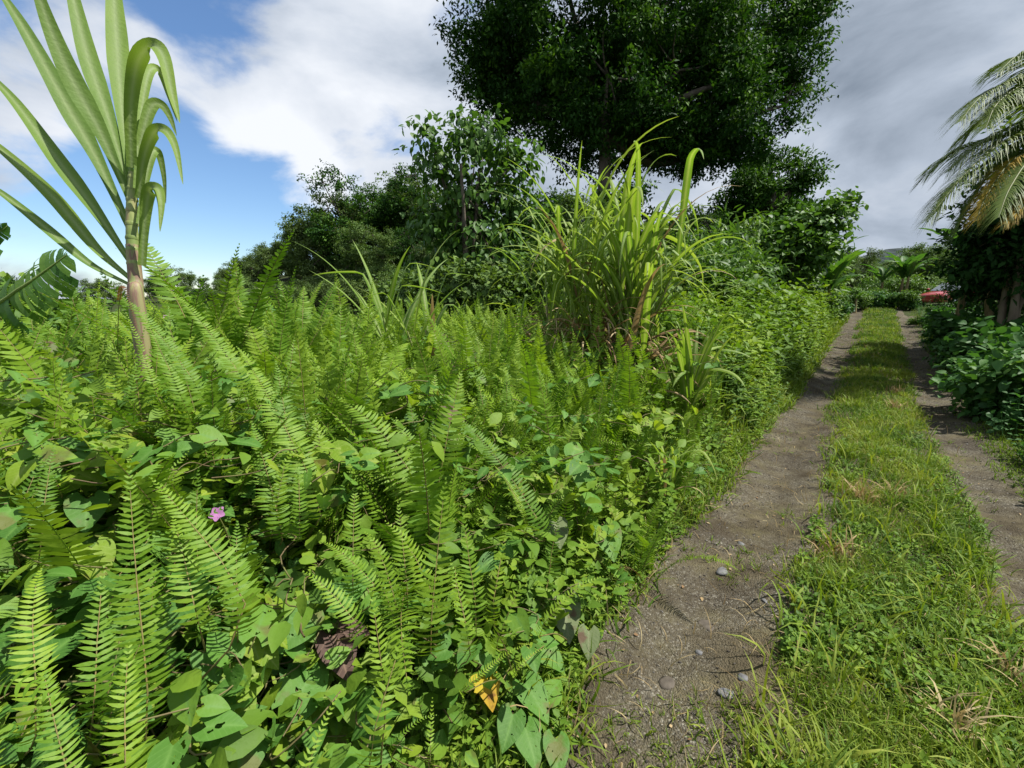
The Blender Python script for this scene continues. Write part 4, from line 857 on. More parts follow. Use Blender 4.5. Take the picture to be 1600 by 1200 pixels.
# forest tree variants
def rlobes(r, H, R, n, base=.35):
    out = [[0, 0, H * .72, R * .75, H * .25]]
    for k in range(n):
        a = r.uniform(0, 6.28); q = R * r.uniform(.35, .8); z = H * r.uniform(base, .92); out.append([q * math.cos(a), q * math.sin(a), z, R * r.uniform(.3, .5), H * r.uniform(.1, .17)])
    return out
FT = []
for k in range(7):
    r = np.random.default_rng(100 + k); H = [9, 8, 10, 7, 9, 8, 8][k]; R = [3.6, 3.2, 3.3, 3.2, 4, 2.8, 3.6][k]
    FT.append((H, tree_meshes(100 + k, H, rlobes(r, H, R, 20, .08), 1100, 12, .38, L_SIMPLE, .25, ['crown_mid', 'crown_olive', 'crown_mid', 'crown_olive', 'crown_dark', 'crown_mid', 'crown_olive'][k], 'bark', .16, .2, .6, .0, 60, .45, .6, 1, .22, 5)))
def wood(lst, lab, group, name='forest_tree'):
    for j, (px, ptop, Z) in enumerate(lst):
        p = on(px, Z, 470); top = at(px, ptop, Z)[2]; k = int(rr.integers(0, 7)); H, ms = FT[k]; sc = max(.13, (top - p[2]) / (H * 1.14))
        put_tree(name, lab[j] if isinstance(lab, list) else lab, 'tree', p, ms, group, rr.uniform(0, 6.28), sc)
wood([(275, 408, 30), (300, 418, 32), (250, 425, 34), (235, 432, 36), (345, 428, 36), (320, 428, 34)], 'small dark tree in the low gap between the lone cane and the wooded slope', 'dark trees in the low gap')
wood([(358, 415, 40), (385, 400, 40), (408, 385, 40), (432, 372, 42), (372, 405, 62), (395, 395, 60), (420, 378, 58), (445, 375, 56), (470, 368, 52), (410, 410, 48), (450, 400, 46), (500, 398, 44), (430, 425, 40), (480, 420, 38), (540, 400, 36), (520, 425, 34), (575, 420, 32), (610, 410, 30)], 'bushy tree low on the wooded slope behind the ferns', 'trees low on the wooded slope')
wood([(460, 358, 42), (485, 338, 40), (508, 315, 40), (532, 296, 38), (558, 266, 38), (590, 282, 40), (615, 288, 42), (640, 270, 42), (665, 262, 40), (690, 275, 38), (560, 340, 34), (610, 350, 32), (650, 350, 30), (680, 370, 28), (720, 330, 34)], 'crooked topped tree high on the wooded slope against the clouds', 'trees high on the wooded slope')
wood([(20, 425, 16), (60, 440, 18), (-25, 400, 15), (120, 445, 22), (150, 430, 30), (180, 435, 30)], 'dark shrubby tree at the far left behind the torn banana leaf', 'trees at the far left')
wood([(838, 300, 15), (868, 285, 16), (905, 272, 17), (945, 280, 18), (980, 300, 18), (890, 340, 14), (940, 350, 15)], 'leafy tree filling the gap behind the cane clumps below the big crown', 'trees filling the gap below the big crown')
wood([(1070, 316, 24), (1110, 325, 23), (1040, 345, 22), (1145, 345, 22), (1000, 370, 20), (1030, 400, 16)], 'rounded tree behind the cane clumps under the big crown', 'trees behind the cane clumps')
wood([(1330, 380, 34), (1312, 392, 32), (1350, 400, 36)], 'round bushy tree left of the gap in the far hills', 'bushy trees left of the far gap')
wood([(1410, 388, 55), (1430, 380, 52), (1390, 398, 58), (1450, 378, 48), (1375, 400, 60), (1475, 375, 45)], 'distant tree on the ridge beyond the end of the track', 'trees on the far ridge')
wood([(1436, 370, 50)], 'flat-topped distant tree rising above the far ridge', None)
shrub_px = [(330, 448, 19), (360, 440, 20), (390, 434, 21), (420, 430, 20), (450, 426, 21), (480, 424, 19), (510, 420, 20), (540, 416, 18), (570, 410, 18), (600, 405, 17), (405, 440, 16), (440, 436, 16), (475, 434, 15), (515, 430, 15), (555, 425, 14), (590, 420, 14), (620, 400, 15), (300, 446, 22), (350, 432, 28), (380, 425, 30)]
wood(shrub_px, 'low bushy tree at the foot of the wooded slope just behind the ferns', 'low trees at the foot of the slope')
# tall dark tree beyond the shrubs
r = np.random.default_rng(31); pt = on(1190, 24, 470)
TL = [[*(at(px, q, Z) - pt), rx, rz] for px, q, Z, rx, rz in [(1215, 262, 24, 1.5, .9), (1185, 285, 24, 1.6, 1.0), (1235, 280, 24, 1.4, .9), (1255, 262, 24, .8, .6), (1170, 310, 24, 1.4, 1.1), (1210, 320, 24, 1.9, 1.2), (1160, 345, 24, 1.5, 1.2), (1200, 370, 24, 2.4, 1.4), (1240, 350, 24, 1.3, 1.0), (1145, 335, 24, .9, .6), (1220, 400, 24, 2.6, 1.4)]]
put_tree('broadleaf_tree', 'tall dark tree with a lopsided top right of the big crown', 'tree', pt, tree_meshes(31, 9.5, TL, 1900, 20, .34, L_TREE, .24, 'crown_dark', 'bark', .2, .1, .6, .0, 80, .55, .6, 1, .2, 6))
ps = on(1232, 14.5, 470)
SL = [[*(at(px, q, Z) - ps), rx, rz] for px, q, Z, rx, rz in [(1280, 330, 14.5, .55, .3), (1318, 315, 14.5, .5, .18), (1300, 345, 14.5, .5, .25), (1265, 355, 14.5, .7, .4), (1285, 375, 14.5, .5, .22), (1300, 378, 14.3, .4, .15), (1250, 390, 14.2, .9, .5), (1230, 360, 14.5, .6, .4)]]
put_tree('broadleaf_tree', 'slanting tree with open leafy branch tips reaching right over the gap', 'tree', ps, tree_meshes(41, 4.2, SL, 300, 11, .26, L_OV, .21, 'crown_broad', 'bark', .07, .2, .75, 0, 110, .42, .6))
# dark shade tree at the right edge
pd = on(1585, 9.0, 480)
DL = [[*(at(px, q, Z) - pd), rx, rz] for px, q, Z, rx, rz in [(1590, 330, 9, .8, .7), (1560, 370, 9, .7, .6), (1620, 380, 9, 1, .8), (1540, 400, 9.4, .6, .5), (1600, 420, 9, .9, .5), (1660, 330, 9, 1.3, 1.0), (1640, 430, 9, 1, .5), (1550, 430, 9.6, .6, .35), (1700, 400, 9.5, 1.3, 1.0), (1580, 300, 9.2, .5, .4), (1720, 260, 8.5, 1.5, 1.1), (1800, 330, 8, 1.6, 1.1), (1700, 200, 9, 1.4, .9), (1880, 300, 7.5, 1.6, 1.2)]]  # far right lobes lie out of frame, added to shade verge and track
put_tree('broadleaf_tree', 'dense dark tree in deep shade at the right edge below the palm', 'tree', pd, tree_meshes(51, 3.6, DL, 2300, 12, .28, L_TREE, .17, 'crown_dark', 'bark_pale', .07, .3, .8, 0, 80, .25, .55, 4))
for q, lab in (((1680, 250, 11, 1.2), 'rounded tree behind the palm at the right edge'), ((1530, 385, 17, .8), 'shaded tree behind the banana plant on the right')):
    p = on(q[0], q[2], 480); H, ms = FT[4]; put_tree('broadleaf_tree', lab, 'tree', p, ms, None, 1.0, (at(q[0], q[1], q[2])[2] - p[2]) / H)

# shrubs
def shrub_meshes(seed, R, H, tm, size, leafm, ncl, per, droop=.1):
    r = np.random.default_rng(seed); lob = [[0, 0, H * .5, R * .7, H * .45]] + [[R * .6 * math.cos(a), R * .6 * math.sin(a), H * r.uniform(.3, .75), R * .45, H * .3] for a in r.uniform(0, 6.28, 6)]
    return tree_meshes(seed, H, lob, ncl, per, R * .16, tm, size, leafm, 'bark', .02, droop, .8, 0, 50, .45, .3, 3)
SH = [shrub_meshes(201, 1.2, 1.7, L_OV, .13, 'shrub', 260, 12), shrub_meshes(202, 1.0, 1.3, L_RND, .15, 'shrub_cool', 170, 10), shrub_meshes(203, 1.3, 2.0, L_LAN, .19, 'crown_broad', 240, 11, .35), shrub_meshes(204, .8, .9, L_OV, .13, 'shrub_cool', 170, 9), shrub_meshes(205, .9, 1.1, L_LAN, .19, 'shrub', 180, 12), shrub_meshes(206, 1.1, 1.7, L_OV, .13, 'crown_mid', 220, 12)]
def shrubs(lst, lab, group, cat='shrub'):
    for (px, Z, k, sc, dz) in lst:
        p = on(px, Z, 490); p[2] += dz; put_tree('shrub', lab, cat, p, SH[k], group, rr.uniform(0, 6.28), sc)
shrubs([(1090, 12, 0, 1.3, 0), (1120, 13, 2, 1.4, 0), (1150, 14, 0, 1.5, 0), (1180, 15, 2, 1.5, 0), (1205, 17, 0, 1.6, 0), (1160, 12.5, 4, 1.2, 0), (1130, 16, 2, 1.9, 0), (1195, 20, 2, 2.0, 0), (1222, 20, 0, 1.6, 0), (1240, 24, 2, 1.5, 0)], 'broad-leaved shrub on the bank between the cane clumps and the slanting tree', 'shrubs on the bank beyond the cane')
shrubs([(1285, 17, 0, .8, -.1), (1300, 20, 1, .8, -.1), (1312, 24, 0, .8, -.1), (1322, 28, 1, .8, -.1)], 'shrub crowding the left side of the track near its far end', 'shrubs at the far left trackside')
shrubs([(1338, 25, 0, .7, 0), (1352, 25.5, 1, .75, 0), (1368, 26, 0, .7, 0), (1384, 25.5, 1, .7, 0), (1400, 25, 0, .65, 0), (1414, 25, 1, .6, -.1), (1372, 29, 2, 1.1, 0), (1408, 29, 0, 1.1, 0), (1446, 38, 5, 1.2, 0), (1470, 38, 5, 1.3, 0), (1495, 32, 5, 1.3, 0), (1338, 36, 5, 1.2, 0), (1425, 36, 5, 1.2, 0)], 'green shrub closing off the far end of the track', 'shrubs across the end of the track')
shrubs([(1612, 5.7, 3, .9, 0), (1665, 5.2, 3, 1.0, .05)], 'sunlit leafy bush on the right verge nearest the camera', 'sunlit bushes on the right verge')
shrubs([(1580, 7.5, 3, .95, -.1), (1535, 8.8, 3, .8, -.1), (1610, 8, 1, .8, -.1), (1505, 11, 3, .9, -.1), (1520, 11, 1, .8, -.1), (1570, 11, 3, 1, -.1), (1478, 14, 3, .6, -.1), (1490, 15, 1, .7, -.1), (1440, 18, 4, .45, -.15), (1470, 19, 3, .42, -.1), (1512, 18, 3, .9, 0), (1620, 7, 1, .9, -.1)], 'low shaded bush under the trees on the right verge', 'shaded bushes on the right verge')
shrubs([(690, 8.2, 5, .8, 0), (760, 8.5, 5, .95, 0), (810, 8, 5, .85, 0), (640, 9, 5, .8, 0), (850, 8.5, 5, 1, 0), (960, 9, 5, 1.2, 0), (900, 9, 5, 1.2, 0)], 'dark shrub at the foot of the young large-leaved tree', 'shrubs under the young tree')
shrubs([(20, 3.6, 1, .6, -.1), (80, 4.0, 0, .55, -.1), (-30, 3.0, 1, .6, -.1), (140, 5, 1, .6, -.1), (60, 6, 0, .8, -.1)], 'leafy bush beneath the torn banana leaf at far left', 'bushes at far left')

# ------------------------------------------------------------------ BANANAS
def banana_leaf(mb, C, W, S, r, tear=.5, tint=.45, mat=0):
    K = len(C); T = nrm(np.gradient(C, axis=0)); S = np.broadcast_to(np.asarray(S, float), C.shape); S = nrm(S - T * (S * T).sum(-1, keepdims=True)); Nn = np.cross(S, T); u = np.linspace(0, 1, K)
    w = W * np.clip(np.sin(PI * (u * .93 + .05)) ** .55, .05, 1)
    for sd in (-1, 1):
        k = 0
        while k < K - 1:
            n = min(int(r.integers(1, 5)) if r.random() < tear else 6, K - 1 - k); dro = r.uniform(.1, .7) * tear + .12; sl = slice(k, k + n + 1); V = []
            sh = r.uniform(.0, .05) * tear
            for e in (0, .35, .7, 1.0):
                V.append(C[sl] + sd * S[sl] * (w[sl] * e * (1 - .25 * dro * e))[:, None] + Nn[sl] * (w[sl] * (.18 * e - dro * e * e))[:, None] + T[sl] * (w[sl] * .18 * e)[:, None] * (1 - sh))
            V = np.stack(V, 1); i = np.arange(n)[:, None] * 4 + np.arange(3)[None]; Q = np.stack([i, i + 1, i + 5, i + 4], -1).reshape(-1, 4)
            mb.add(V.reshape(-1, 3), Q if sd < 0 else Q[:, ::-1], None, mat, np.clip(tint + r.normal(0, .12), 0, 1)); k += n
    V, Q = tube(C, np.linspace(.02, .004, K) * W / .25, 5); mb.add(V, Q, None, mat, .8, 1.0)
def banana_plant(label, p, H, nl, LL, W, seed, group=None, azs=None, tear=.5, yellow=0, stems=1, tint=.45):
    r = np.random.default_rng(seed); t = thing('banana_plant', label, 'banana plant', p, group)
    for q in range(stems):
        o = np.array([r.normal(0, .35), r.normal(0, .35), 0]) * (q > 0); h = H * (1 - .25 * q * r.random()); mb = MB(); top = o + np.array([r.normal(0, .08), r.normal(0, .08), h])
        V, Q = tube(bez([o + np.array([0, 0, -.1]), (o + top) / 2, top], 8), np.linspace(.11, .05, 8), 9); mb.add(V, Q); link('pseudostem', mb.mesh('pseudostem', [M['pseudostem']]), t)
        for k in range(nl):
            az = (azs[k] if azs else k * 2.4 + r.normal(0, .3)); C = gleaf(top - np.array([0, 0, r.uniform(0, .25)]), az, r.uniform(.25, .7), r.uniform(.7, 1.7), LL * r.uniform(.75, 1.1), 24); mb = MB()
            banana_leaf(mb, C, W * r.uniform(.8, 1.1), np.array([-math.sin(az), math.cos(az), r.normal(0, .25)]), r, tear, tint); link('leaf', mb.mesh('leaf', [M['banana']]), t)
        for k in range(yellow):
            az = r.uniform(0, 6.28); C = gleaf(top - np.array([0, 0, .2]), az, 1.0, 1.9, LL * .7, 20); mb = MB(); banana_leaf(mb, C, W * .6, np.array([-math.sin(az), math.cos(az), 0]), r, .9, .5); link('dead_leaf', mb.mesh('dead_leaf', [M['banana_yellow']]), t)
    return t
banana_plant('banana plant with broad shaded leaves beneath the coconut palm', on(1492, 12), 2.3, 7, 1.6, .27, 61, None, [PI, 2.5, 3.6, 2.0, .5, -1.4, 4.3], .25, 1)
banana_plant('banana plant with ragged leaves left of the red car', on(1404, 27), 2.0, 8, 1.9, .24, 62, 'bananas near the end of the track', None, .6, 0, 2)
banana_plant('banana plant with leaves hanging over the weeds at the far end of the left bank', on(1290, 17.0), 1.5, 7, 1.7, .26, 63, None, [PI, 2.6, 3.7, -.3, .8, -1.2, 4.6], .8, 0, 1, .6)
banana_plant('small bright banana sucker where the left bank meets the track end', on(1330, 24), .9, 4, 1.1, .2, 64, None, None, .1, 0, 1, .8)
banana_plant('yellowing banana plant between the car and the shaded trees', on(1498, 24), 1.6, 5, 1.8, .28, 65, None, None, .7, 2, 1, .6)
banana_plant('banana plant closing the track end beside the tall shrubs', on(1366, 28), 1.6, 7, 1.7, .24, 66, 'bananas near the end of the track', None, .6, 0, 1)
# brown stems under the dark tree
for px, Z, h, lab in ((1538, 11.0, 1.25, 'pale brown bare trunk standing in shade right of the car'), (1556, 11.5, 1.35, 'grey-brown trunk just right of the pale bare trunk')):
    p = on(px, Z); t = thing('tree_stem', lab, 'tree trunk', p); mb = MB(); V, Q = tube(bez([[0, 0, -.2], [.05, 0, h * .5], [-.08, 0, h], [-.1, 0, h * 1.5]], 10), np.linspace(.10, .06, 10), 9); mb.add(V, Q); link('trunk', mb.mesh('trunk', [M['pseudostem' if px < 1550 else 'bark_pale']]), t)
    mb = MB(); crown_leaves(mb, [[-.1, 0, h * 1.7, .7, .35]], 60, 10, .22, L_OV, .15, rng, .2); link('crown', mb.mesh('crown', [M['crown_dark']]), t)
# torn banana leaf at the left edge (plant outside the frame to the left)
p = on(-75, 2.6, 560); t = thing('banana_plant', 'banana plant at the left edge with one torn leaf over the bushes', 'banana plant', p); mb = MB()
V, Q = tube(bez([[0, 0, -.1], [0, 0, .5], [.02, 0, .95]], 8), np.linspace(.08, .05, 8), 9); mb.add(V, Q); link('pseudostem', mb.mesh('pseudostem', [M['pseudostem']]), t); top = p + np.array([.02, 0, .95])
C = bez([top, at(-20, 478, 2.45), at(30, 452, 2.4), at(70, 424, 2.4), at(105, 398, 2.4)], 60); mb = MB(); banana_leaf(mb, C, .20, np.cross(nrm(C[-1] - C[0]), nrm(CAM - C[20]) + np.array([0, 0, .45])), rng, 1.0, .6); link('leaf', mb.mesh('leaf', [M['banana']], p), t)
C = bez([top, at(-60, 440, 2.7), at(-20, 380, 2.9), at(12, 352, 3.0)], 24); mb = MB(); banana_leaf(mb, C, .12, np.array([.4, -.4, .5]), rng, .9, .45); link('leaf', mb.mesh('leaf', [M['banana']], p), t)

# ------------------------------------------------------------------ COCONUT PALM
def palm_frond(C, S, L, r, mats, n=120):
    mb = MB(); K = len(C); T = nrm(np.gradient(C, axis=0)); u = np.linspace(0, 1, K); t = np.linspace(.16, .99, n)
    ip = lambda A: np.stack([np.interp(t, u, A[:, k]) for k in range(3)], -1)
    S = np.broadcast_to(np.asarray(S, float), C.shape); S = nrm(S - T * (S * T).sum(-1, keepdims=True)); Nn = np.cross(S, T); p, tt, ss, nn = ip(C), ip(T), ip(S), ip(Nn)
    ln = L * (.35 + .65 * np.sin(PI * (t * .85 + .12)) ** .8)
    for sd in (-1, 1):
        fa = .45 + .7 * t + r.normal(0, .06, n); d = nrm(sd * ss * np.cos(fa)[:, None] + tt * np.sin(fa)[:, None] + nn * .25); V = []
        l = ln * r.uniform(.85, 1.1, n)
        for q in (0, .3, .65, 1.0):
            c = p + d * (l * q)[:, None] + np.array([0, 0, -1.0]) * (l * .55 * q ** 2 * r.uniform(.8, 1.2, n))[:, None]; hw = .012 * (1 - q ** 2) + .002; V += [c - tt * hw, c + tt * hw]
        V = np.stack(V, 1); q0 = np.array([[2 * i, 2 * i + 1, 2 * i + 3, 2 * i + 2] for i in range(3)]); Q = (q0[None] + (np.arange(n) * 8)[:, None, None]).reshape(-1, 4)
        mb.add(V.reshape(-1, 3), Q, None, 0, np.repeat(np.clip(r.normal(.5, .15, n), 0, 1), 8))
    V, Q = tube(C, np.linspace(.028, .004, K), 6); mb.add(V, Q, None, 1, .5); return mb.mesh('frond', mats)
r = np.random.default_rng(71); pc = on(1740, 7.2, 480); ctop = at(1735, 215, 7.2)
t = thing('coconut_palm', 'coconut palm whose drooping fronds enter from the right edge', 'palm tree', pc)
mb = MB(); V, Q = tube(bez([np.array([.5, .2, -.2]), np.array([.35, .1, 1.5]), ctop - pc], 16), np.linspace(.17, .10, 16) * (1 + .06 * (np.arange(16) % 2)), 10); mb.add(V, Q); link('trunk', mb.mesh('trunk', [M['bark_pale']]), t)
ends = [([(1660, 110), (1600, 85), (1560, 112)], 6.6, 0), ([(1650, 140), (1590, 125), (1535, 150), (1500, 190)], 6.4, 0), ([(1660, 190), (1600, 190), (1530, 225), (1482, 268)], 6.8, 0), ([(1650, 215), (1580, 215), (1510, 270), (1448, 345)], 6.3, 0), ([(1680, 240), (1640, 270), (1600, 320), (1570, 350)], 6.7, 1), ([(1660, 230), (1590, 245), (1545, 300), (1525, 345)], 6.4, 1),
        ([(1640, 180), (1560, 215), (1495, 235), (1455, 268)], 7.6, 0), ([(1690, 110), (1670, 20), (1650, -40)], 7, 0), ([(1800, 120), (1900, 80), (1980, 140)], 7, 0), ([(1820, 200), (1930, 240), (1990, 330)], 7.2, 0), ([(1760, 140), (1800, 60), (1850, 30)], 8.6, 0), ([(1700, 150), (1640, 110), (1590, 130)], 8.6, 0), ([(1640, 200), (1550, 250), (1490, 290), (1465, 330)], 7.4, 0), ([(1660, 170), (1590, 160), (1530, 190), (1505, 225)], 8.0, 0), ([(1650, 235), (1570, 250), (1520, 310), (1490, 370)], 7.8, 0), ([(1660, 150), (1610, 130), (1560, 160), (1540, 200)], 6.2, 0), ([(1680, 230), (1620, 240), (1580, 290), (1560, 340)], 6.0, 0)]
for P, Z, yl in ends:
    C = bez([ctop] + [at(a, b, 7.2 + (Z - 7.2) * (j + 1) / len(P)) for j, (a, b) in enumerate(P)], 26); T = nrm(C[-1] - C[0]); S = np.cross(T, np.array([.15, .25, 1.0]))
    o = link('dead_frond' if yl else 'frond', None, None); bpy.data.objects.remove(o)
    me = palm_frond(C - pc, S, .42 if yl else .62, r, [M['palm_yellow'] if yl else M['palm'], M['stem']]); link('dead_frond' if yl else 'frond', me, t)

# ------------------------------------------------------------------ RED CAR
def car_mats():
    paint = solid('red_paint', [(.3, (.34, .04, .045)), (.7, (.38, .05, .055))], 3, .3, 0, coat=.6, spec=.5)
    glass = solid('windscreen_glass', [(.3, (.10, .12, .14)), (.7, (.14, .16, .18))], 2, .08, 0, spec=.8)
    tyre = solid('tyre_rubber', [(.3, (.02, .02, .02)), (.7, (.03, .03, .03))], 9, .85, .2)
    rim = solid('wheel_rim', [(.3, (.4, .4, .4)), (.7, (.5, .5, .5))], 9, .35, 0, metal=.8)
    lamp = solid('lamp_lens', [(.3, (.7, .7, .68)), (.7, (.8, .8, .78))], 9, .1, 0, spec=.8)
    return paint, glass, tyre, rim, lamp
paint, glass, tyre, rim, lamp = car_mats()
pcar = on(1478, 27.0); pcar[2] = ground(pcar[0], pcar[1])
t = thing('parked_car', 'red car parked behind bushes on the right, only bonnet and windscreen showing', 'car', pcar, None, math.radians(196))
def loft(sections, mat, name, parent, cap=True):
    mb = MB(); k = len(sections[0]); V = np.concatenate([np.asarray(s_, float) for s_ in sections]); Q = []
    for a in range(len(sections) - 1):
        for b in range(k): Q.append([a * k + b, a * k + (b + 1) % k, (a + 1) * k + (b + 1) % k, (a + 1) * k + b])
    mb.add(V, Q)
    if cap:
        for a in (0, len(sections) - 1):
            c = np.asarray(sections[a], float).mean(0); o_ = mb.n; mb.add(np.vstack([sections[a], c]), None, [[b, (b + 1) % k, k] for b in range(k)])
    return link(name, mb.mesh(name, [mat]), parent)
def sec(x, z0, z1, hw, rd=.12, taper=.92):
    w0, w1 = hw, hw * taper; return [[x, -w0 + .05, z0], [x, w0 - .05, z0], [x, w0, z0 + rd], [x, (w0 * .98), (z0 + z1) / 2], [x, w1, z1 - rd * .8], [x, w1 - rd, z1], [x, 0, z1 + .03], [x, -w1 + rd, z1], [x, -w1, z1 - rd * .8], [x, -w0 * .98, (z0 + z1) / 2], [x, -w0, z0 + rd]]
body = loft([sec(2.02, .35, .62, .66), sec(1.95, .25, .72, .78), sec(1.5, .2, .80, .84), (sec(.75, .2, .93, .86)), sec(-.2, .2, .95, .87), sec(-1.4, .2, .97, .86), sec(-1.9, .24, .95, .80), sec(-2.0, .35, .85, .70)], paint, 'body', t)
loft([sec(.25, .93, 1.36, .72, .1, .80), sec(.0, .93, 1.44, .74, .1, .80), sec(-.8, .94, 1.46, .75, .1, .80), sec(-1.35, .95, 1.36, .73, .1, .8)], paint, 'roof', t)
def panel(P, mat, name, nz):
    P = np.asarray(P, float); mb = MB(); n_ = nrm(np.asarray(nz, float)) * .012; mb.add(np.vstack([P, P - n_ * 1.6]), [[0, 1, 2, 3], [0, 4, 5, 1], [1, 5, 6, 2], [2, 6, 7, 3], [3, 7, 4, 0], [7, 6, 5, 4]]); return link(name, mb.mesh(name, [mat], smooth=False), t)
panel([[.90, -.72, .95], [.90, .72, .95], [.20, .56, 1.41], [.20, -.56, 1.41]], glass, 'windscreen', (.55, 0, .83))
panel([[-1.75, .68, .98], [-1.75, -.68, .98], [-1.33, -.54, 1.38], [-1.33, .54, 1.38]], glass, 'rear_window', (-.7, 0, .7))
for sd in (-1, 1):
    panel([[.75, sd * .765, .97], [-.45, sd * .775, .98], [-.45, sd * .635, 1.38], [.2, sd * .625, 1.36]], glass, 'side_window', (0, sd, .3))
    panel([[-.52, sd * .775, .98], [-1.45, sd * .765, 1.0], [-1.25, sd * .625, 1.33], [-.52, sd * .635, 1.38]], glass, 'side_window', (0, sd, .3))
    panel([[1.99, sd * .35, .60], [1.93, sd * .72, .60], [1.88, sd * .72, .73], [1.95, sd * .35, .72]], lamp, 'headlight', (1, 0, .2))
    mb = MB(); V, Q = tube([[.72, sd * .86, 1.02], [.68, sd * .94, 1.04], [.66, sd * 1.02, 1.04], [.66, sd * 1.04, 1.04]], [.03, .07, .07, .02], 8); mb.add(V, Q); link('wing_mirror', mb.mesh('wing_mirror', [paint]), t)
    for xx in (1.28, -1.25):
        w = link('wheel', None, t, (xx, sd * .80, .30)); mb = MB(); V, Q = tube([[0, -.10, 0], [0, -.095, 0], [0, .095, 0], [0, .10, 0]], [.2, .3, .3, .2], 20); mb.add(V, Q); link('tyre', mb.mesh('tyre', [tyre]), w)
        mb = MB(); V, Q = tube([[0, -.085, 0], [0, -.08, 0], [0, .08, 0], [0, .085, 0]], [.02, .2, .2, .02], 16); mb.add(V, Q); link('rim', mb.mesh('rim', [rim]), w)

# ------------------------------------------------------------------ LIGHT
EL = math.radians(59); sd = nrm(np.array([.97, .02, 0.0])); SUN = np.array([sd[0] * math.cos(EL), sd[1] * math.cos(EL), math.sin(EL)])
ld = bpy.data.lights.new('sun', 'SUN'); ld.energy = 5.0; ld.angle = math.radians(.5); ld.color = (1, .96, .88)
lo_ = bpy.data.objects.new('sun', ld); COL.objects.link(lo_); lo_.rotation_euler = Vector(SUN).to_track_quat('Z', 'Y').to_euler()
W = bpy.data.worlds.new('World'); SC.world = W; W.use_nodes = True; nt = W.node_tree; N = nt.nodes; L = nt.links; N.clear()
sky = N.new('ShaderNodeTexSky'); sky.sky_type = 'NISHITA'; sky.sun_disc = False; sky.sun_elevation = EL; sky.sun_rotation = math.atan2(SUN[0], SUN[1]); sky.dust_density = .2; sky.ozone_density = 5.0
bg = N.new('ShaderNodeBackground'); bg.inputs['Strength'].default_value = .10
sat = N.new('ShaderNodeHueSaturation'); sat.inputs['Saturation'].default_value = 1.05; L.new(sky.outputs[0], sat.inputs['Color']); L.new(sat.outputs[0], bg.inputs['Color'])
tc = N.new('ShaderNodeTexCoord'); sx = N.new('ShaderNodeSeparateXYZ'); L.new(tc.outputs['Generated'], sx.inputs[0])
zc = math_node(N, L, 'ADD', math_node(N, L, 'MAXIMUM', sx.outputs[2], 0.0), .22)
cb = N.new('ShaderNodeCombineXYZ'); L.new(math_node(N, L, 'DIVIDE', sx.outputs[0], zc), cb.inputs[0]); L.new(math_node(N, L, 'DIVIDE', sx.outputs[1], zc), cb.inputs[1])
def wn(sc, det, ro, dist, off):
    mp = N.new('ShaderNodeMapping'); mp.inputs['Location'].default_value = off; mp.inputs['Scale'].default_value = (1, 1, 2.0); L.new(tc.outputs['Generated'], mp.inputs['Vector'])
    n_ = N.new('ShaderNodeTexNoise'); n_.inputs['Scale'].default_value = sc; n_.inputs['Detail'].default_value = det; n_.inputs['Roughness'].default_value = ro; n_.inputs['Distortion'].default_value = dist
    L.new(mp.outputs[0], n_.inputs['Vector']); return n_.outputs['Fac']
def spot(px, py, deg, soft=.3):
    d = nrm(ray(px, py)); vm = N.new('ShaderNodeVectorMath'); vm.operation = 'DOT_PRODUCT'; L.new(tc.outputs['Generated'], vm.inputs[0]); vm.inputs[1].default_value = d
    mr = N.new('ShaderNodeMapRange'); mr.interpolation_type = 'SMOOTHSTEP'; mr.inputs['From Min'].default_value = math.cos(math.radians(deg)); mr.inputs['From Max'].default_value = math.cos(math.radians(deg * soft)); L.new(vm.outputs['Value'], mr.inputs['Value']); return mr.outputs[0]
RIGHT = ((1420, 120, 34, .34),)
den = math_node(N, L, 'ADD', math_node(N, L, 'MULTIPLY', wn(3.4, 11, .56, .25, (3.1, 1.7, 0)), 1.6), -.14)
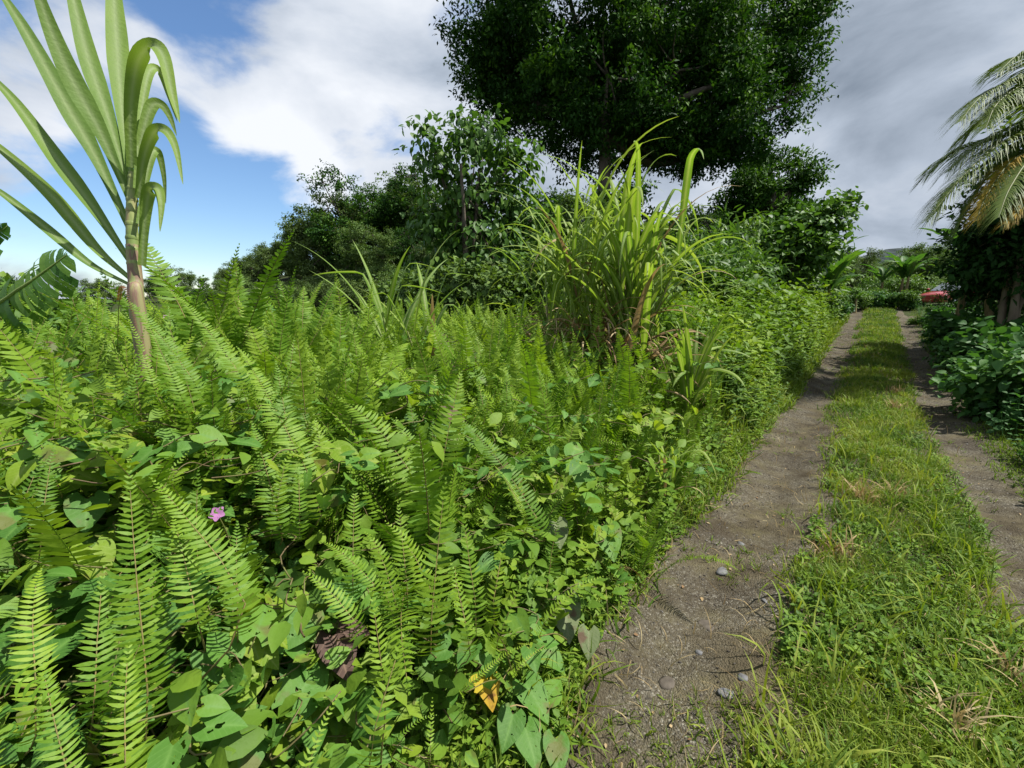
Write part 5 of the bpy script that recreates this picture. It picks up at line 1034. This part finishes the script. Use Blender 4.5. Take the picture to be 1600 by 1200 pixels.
for px, py, deg, w in ((430, 370, 15, .36), (300, 330, 13, .28), (120, 350, 18, .20), (20, 200, 14, .08), (330, 10, 8, .18), (640, 205, 6, .10), (-200, 300, 25, .15)):
    den = math_node(N, L, 'SUBTRACT', den, math_node(N, L, 'MULTIPLY', spot(px, py, deg), w))
for px, py, deg, w in ((420, 275, 9, .30), (600, 230, 12, .12), (20, 230, 9, .20), (60, 390, 9, .16), (90, 120, 7, .12)) + RIGHT:
    den = math_node(N, L, 'ADD', den, math_node(N, L, 'MULTIPLY', spot(px, py, deg), w))
dm = N.new('ShaderNodeMapRange'); dm.interpolation_type = 'SMOOTHSTEP'; dm.inputs['From Min'].default_value = .36; dm.inputs['From Max'].default_value = .66; L.new(den, dm.inputs['Value'])
br = math_node(N, L, 'ADD', math_node(N, L, 'MULTIPLY', wn(3.2, 9, .55, .3, (8.3, 4.4, 0)), 1.5), -.20)
for px, py, deg, w in ((1330, 180, 22, -.22), (1440, 300, 10, -.12), (1200, 60, 14, .08), (620, 40, 24, -.14), (430, 275, 9, .38), (560, 245, 13, .26), (230, 120, 14, .2), (1360, 365, 9, .26), (1180, 250, 9, .14), (640, 130, 16, .10)):
    br = math_node(N, L, 'ADD', br, math_node(N, L, 'MULTIPLY', spot(px, py, deg), w))
cr_ = ramp(N, [(.10, (.20, .245, .31)), (.42, (.40, .46, .55)), (.66, (.58, .63, .71)), (1, (.80, .83, .88))]); L.new(br, cr_.inputs[0])
bc = N.new('ShaderNodeBackground'); bc.inputs['Strength'].default_value = .70; L.new(cr_.outputs[0], bc.inputs['Color'])
mx = N.new('ShaderNodeMixShader'); L.new(dm.outputs[0], mx.inputs[0]); L.new(bg.outputs[0], mx.inputs[1]); L.new(bc.outputs[0], mx.inputs[2])
wo = N.new('ShaderNodeOutputWorld'); L.new(mx.outputs[0], wo.inputs['Surface'])
SC.view_settings.view_transform = 'Standard'; SC.view_settings.look = 'None'; SC.view_settings.exposure = .75; SC.view_settings.gamma = 1
SC.cycles.max_bounces = 8; SC.cycles.diffuse_bounces = 4; SC.cycles.transmission_bounces = 4; SC.cycles.glossy_bounces = 2
SC.cycles.use_denoising = True
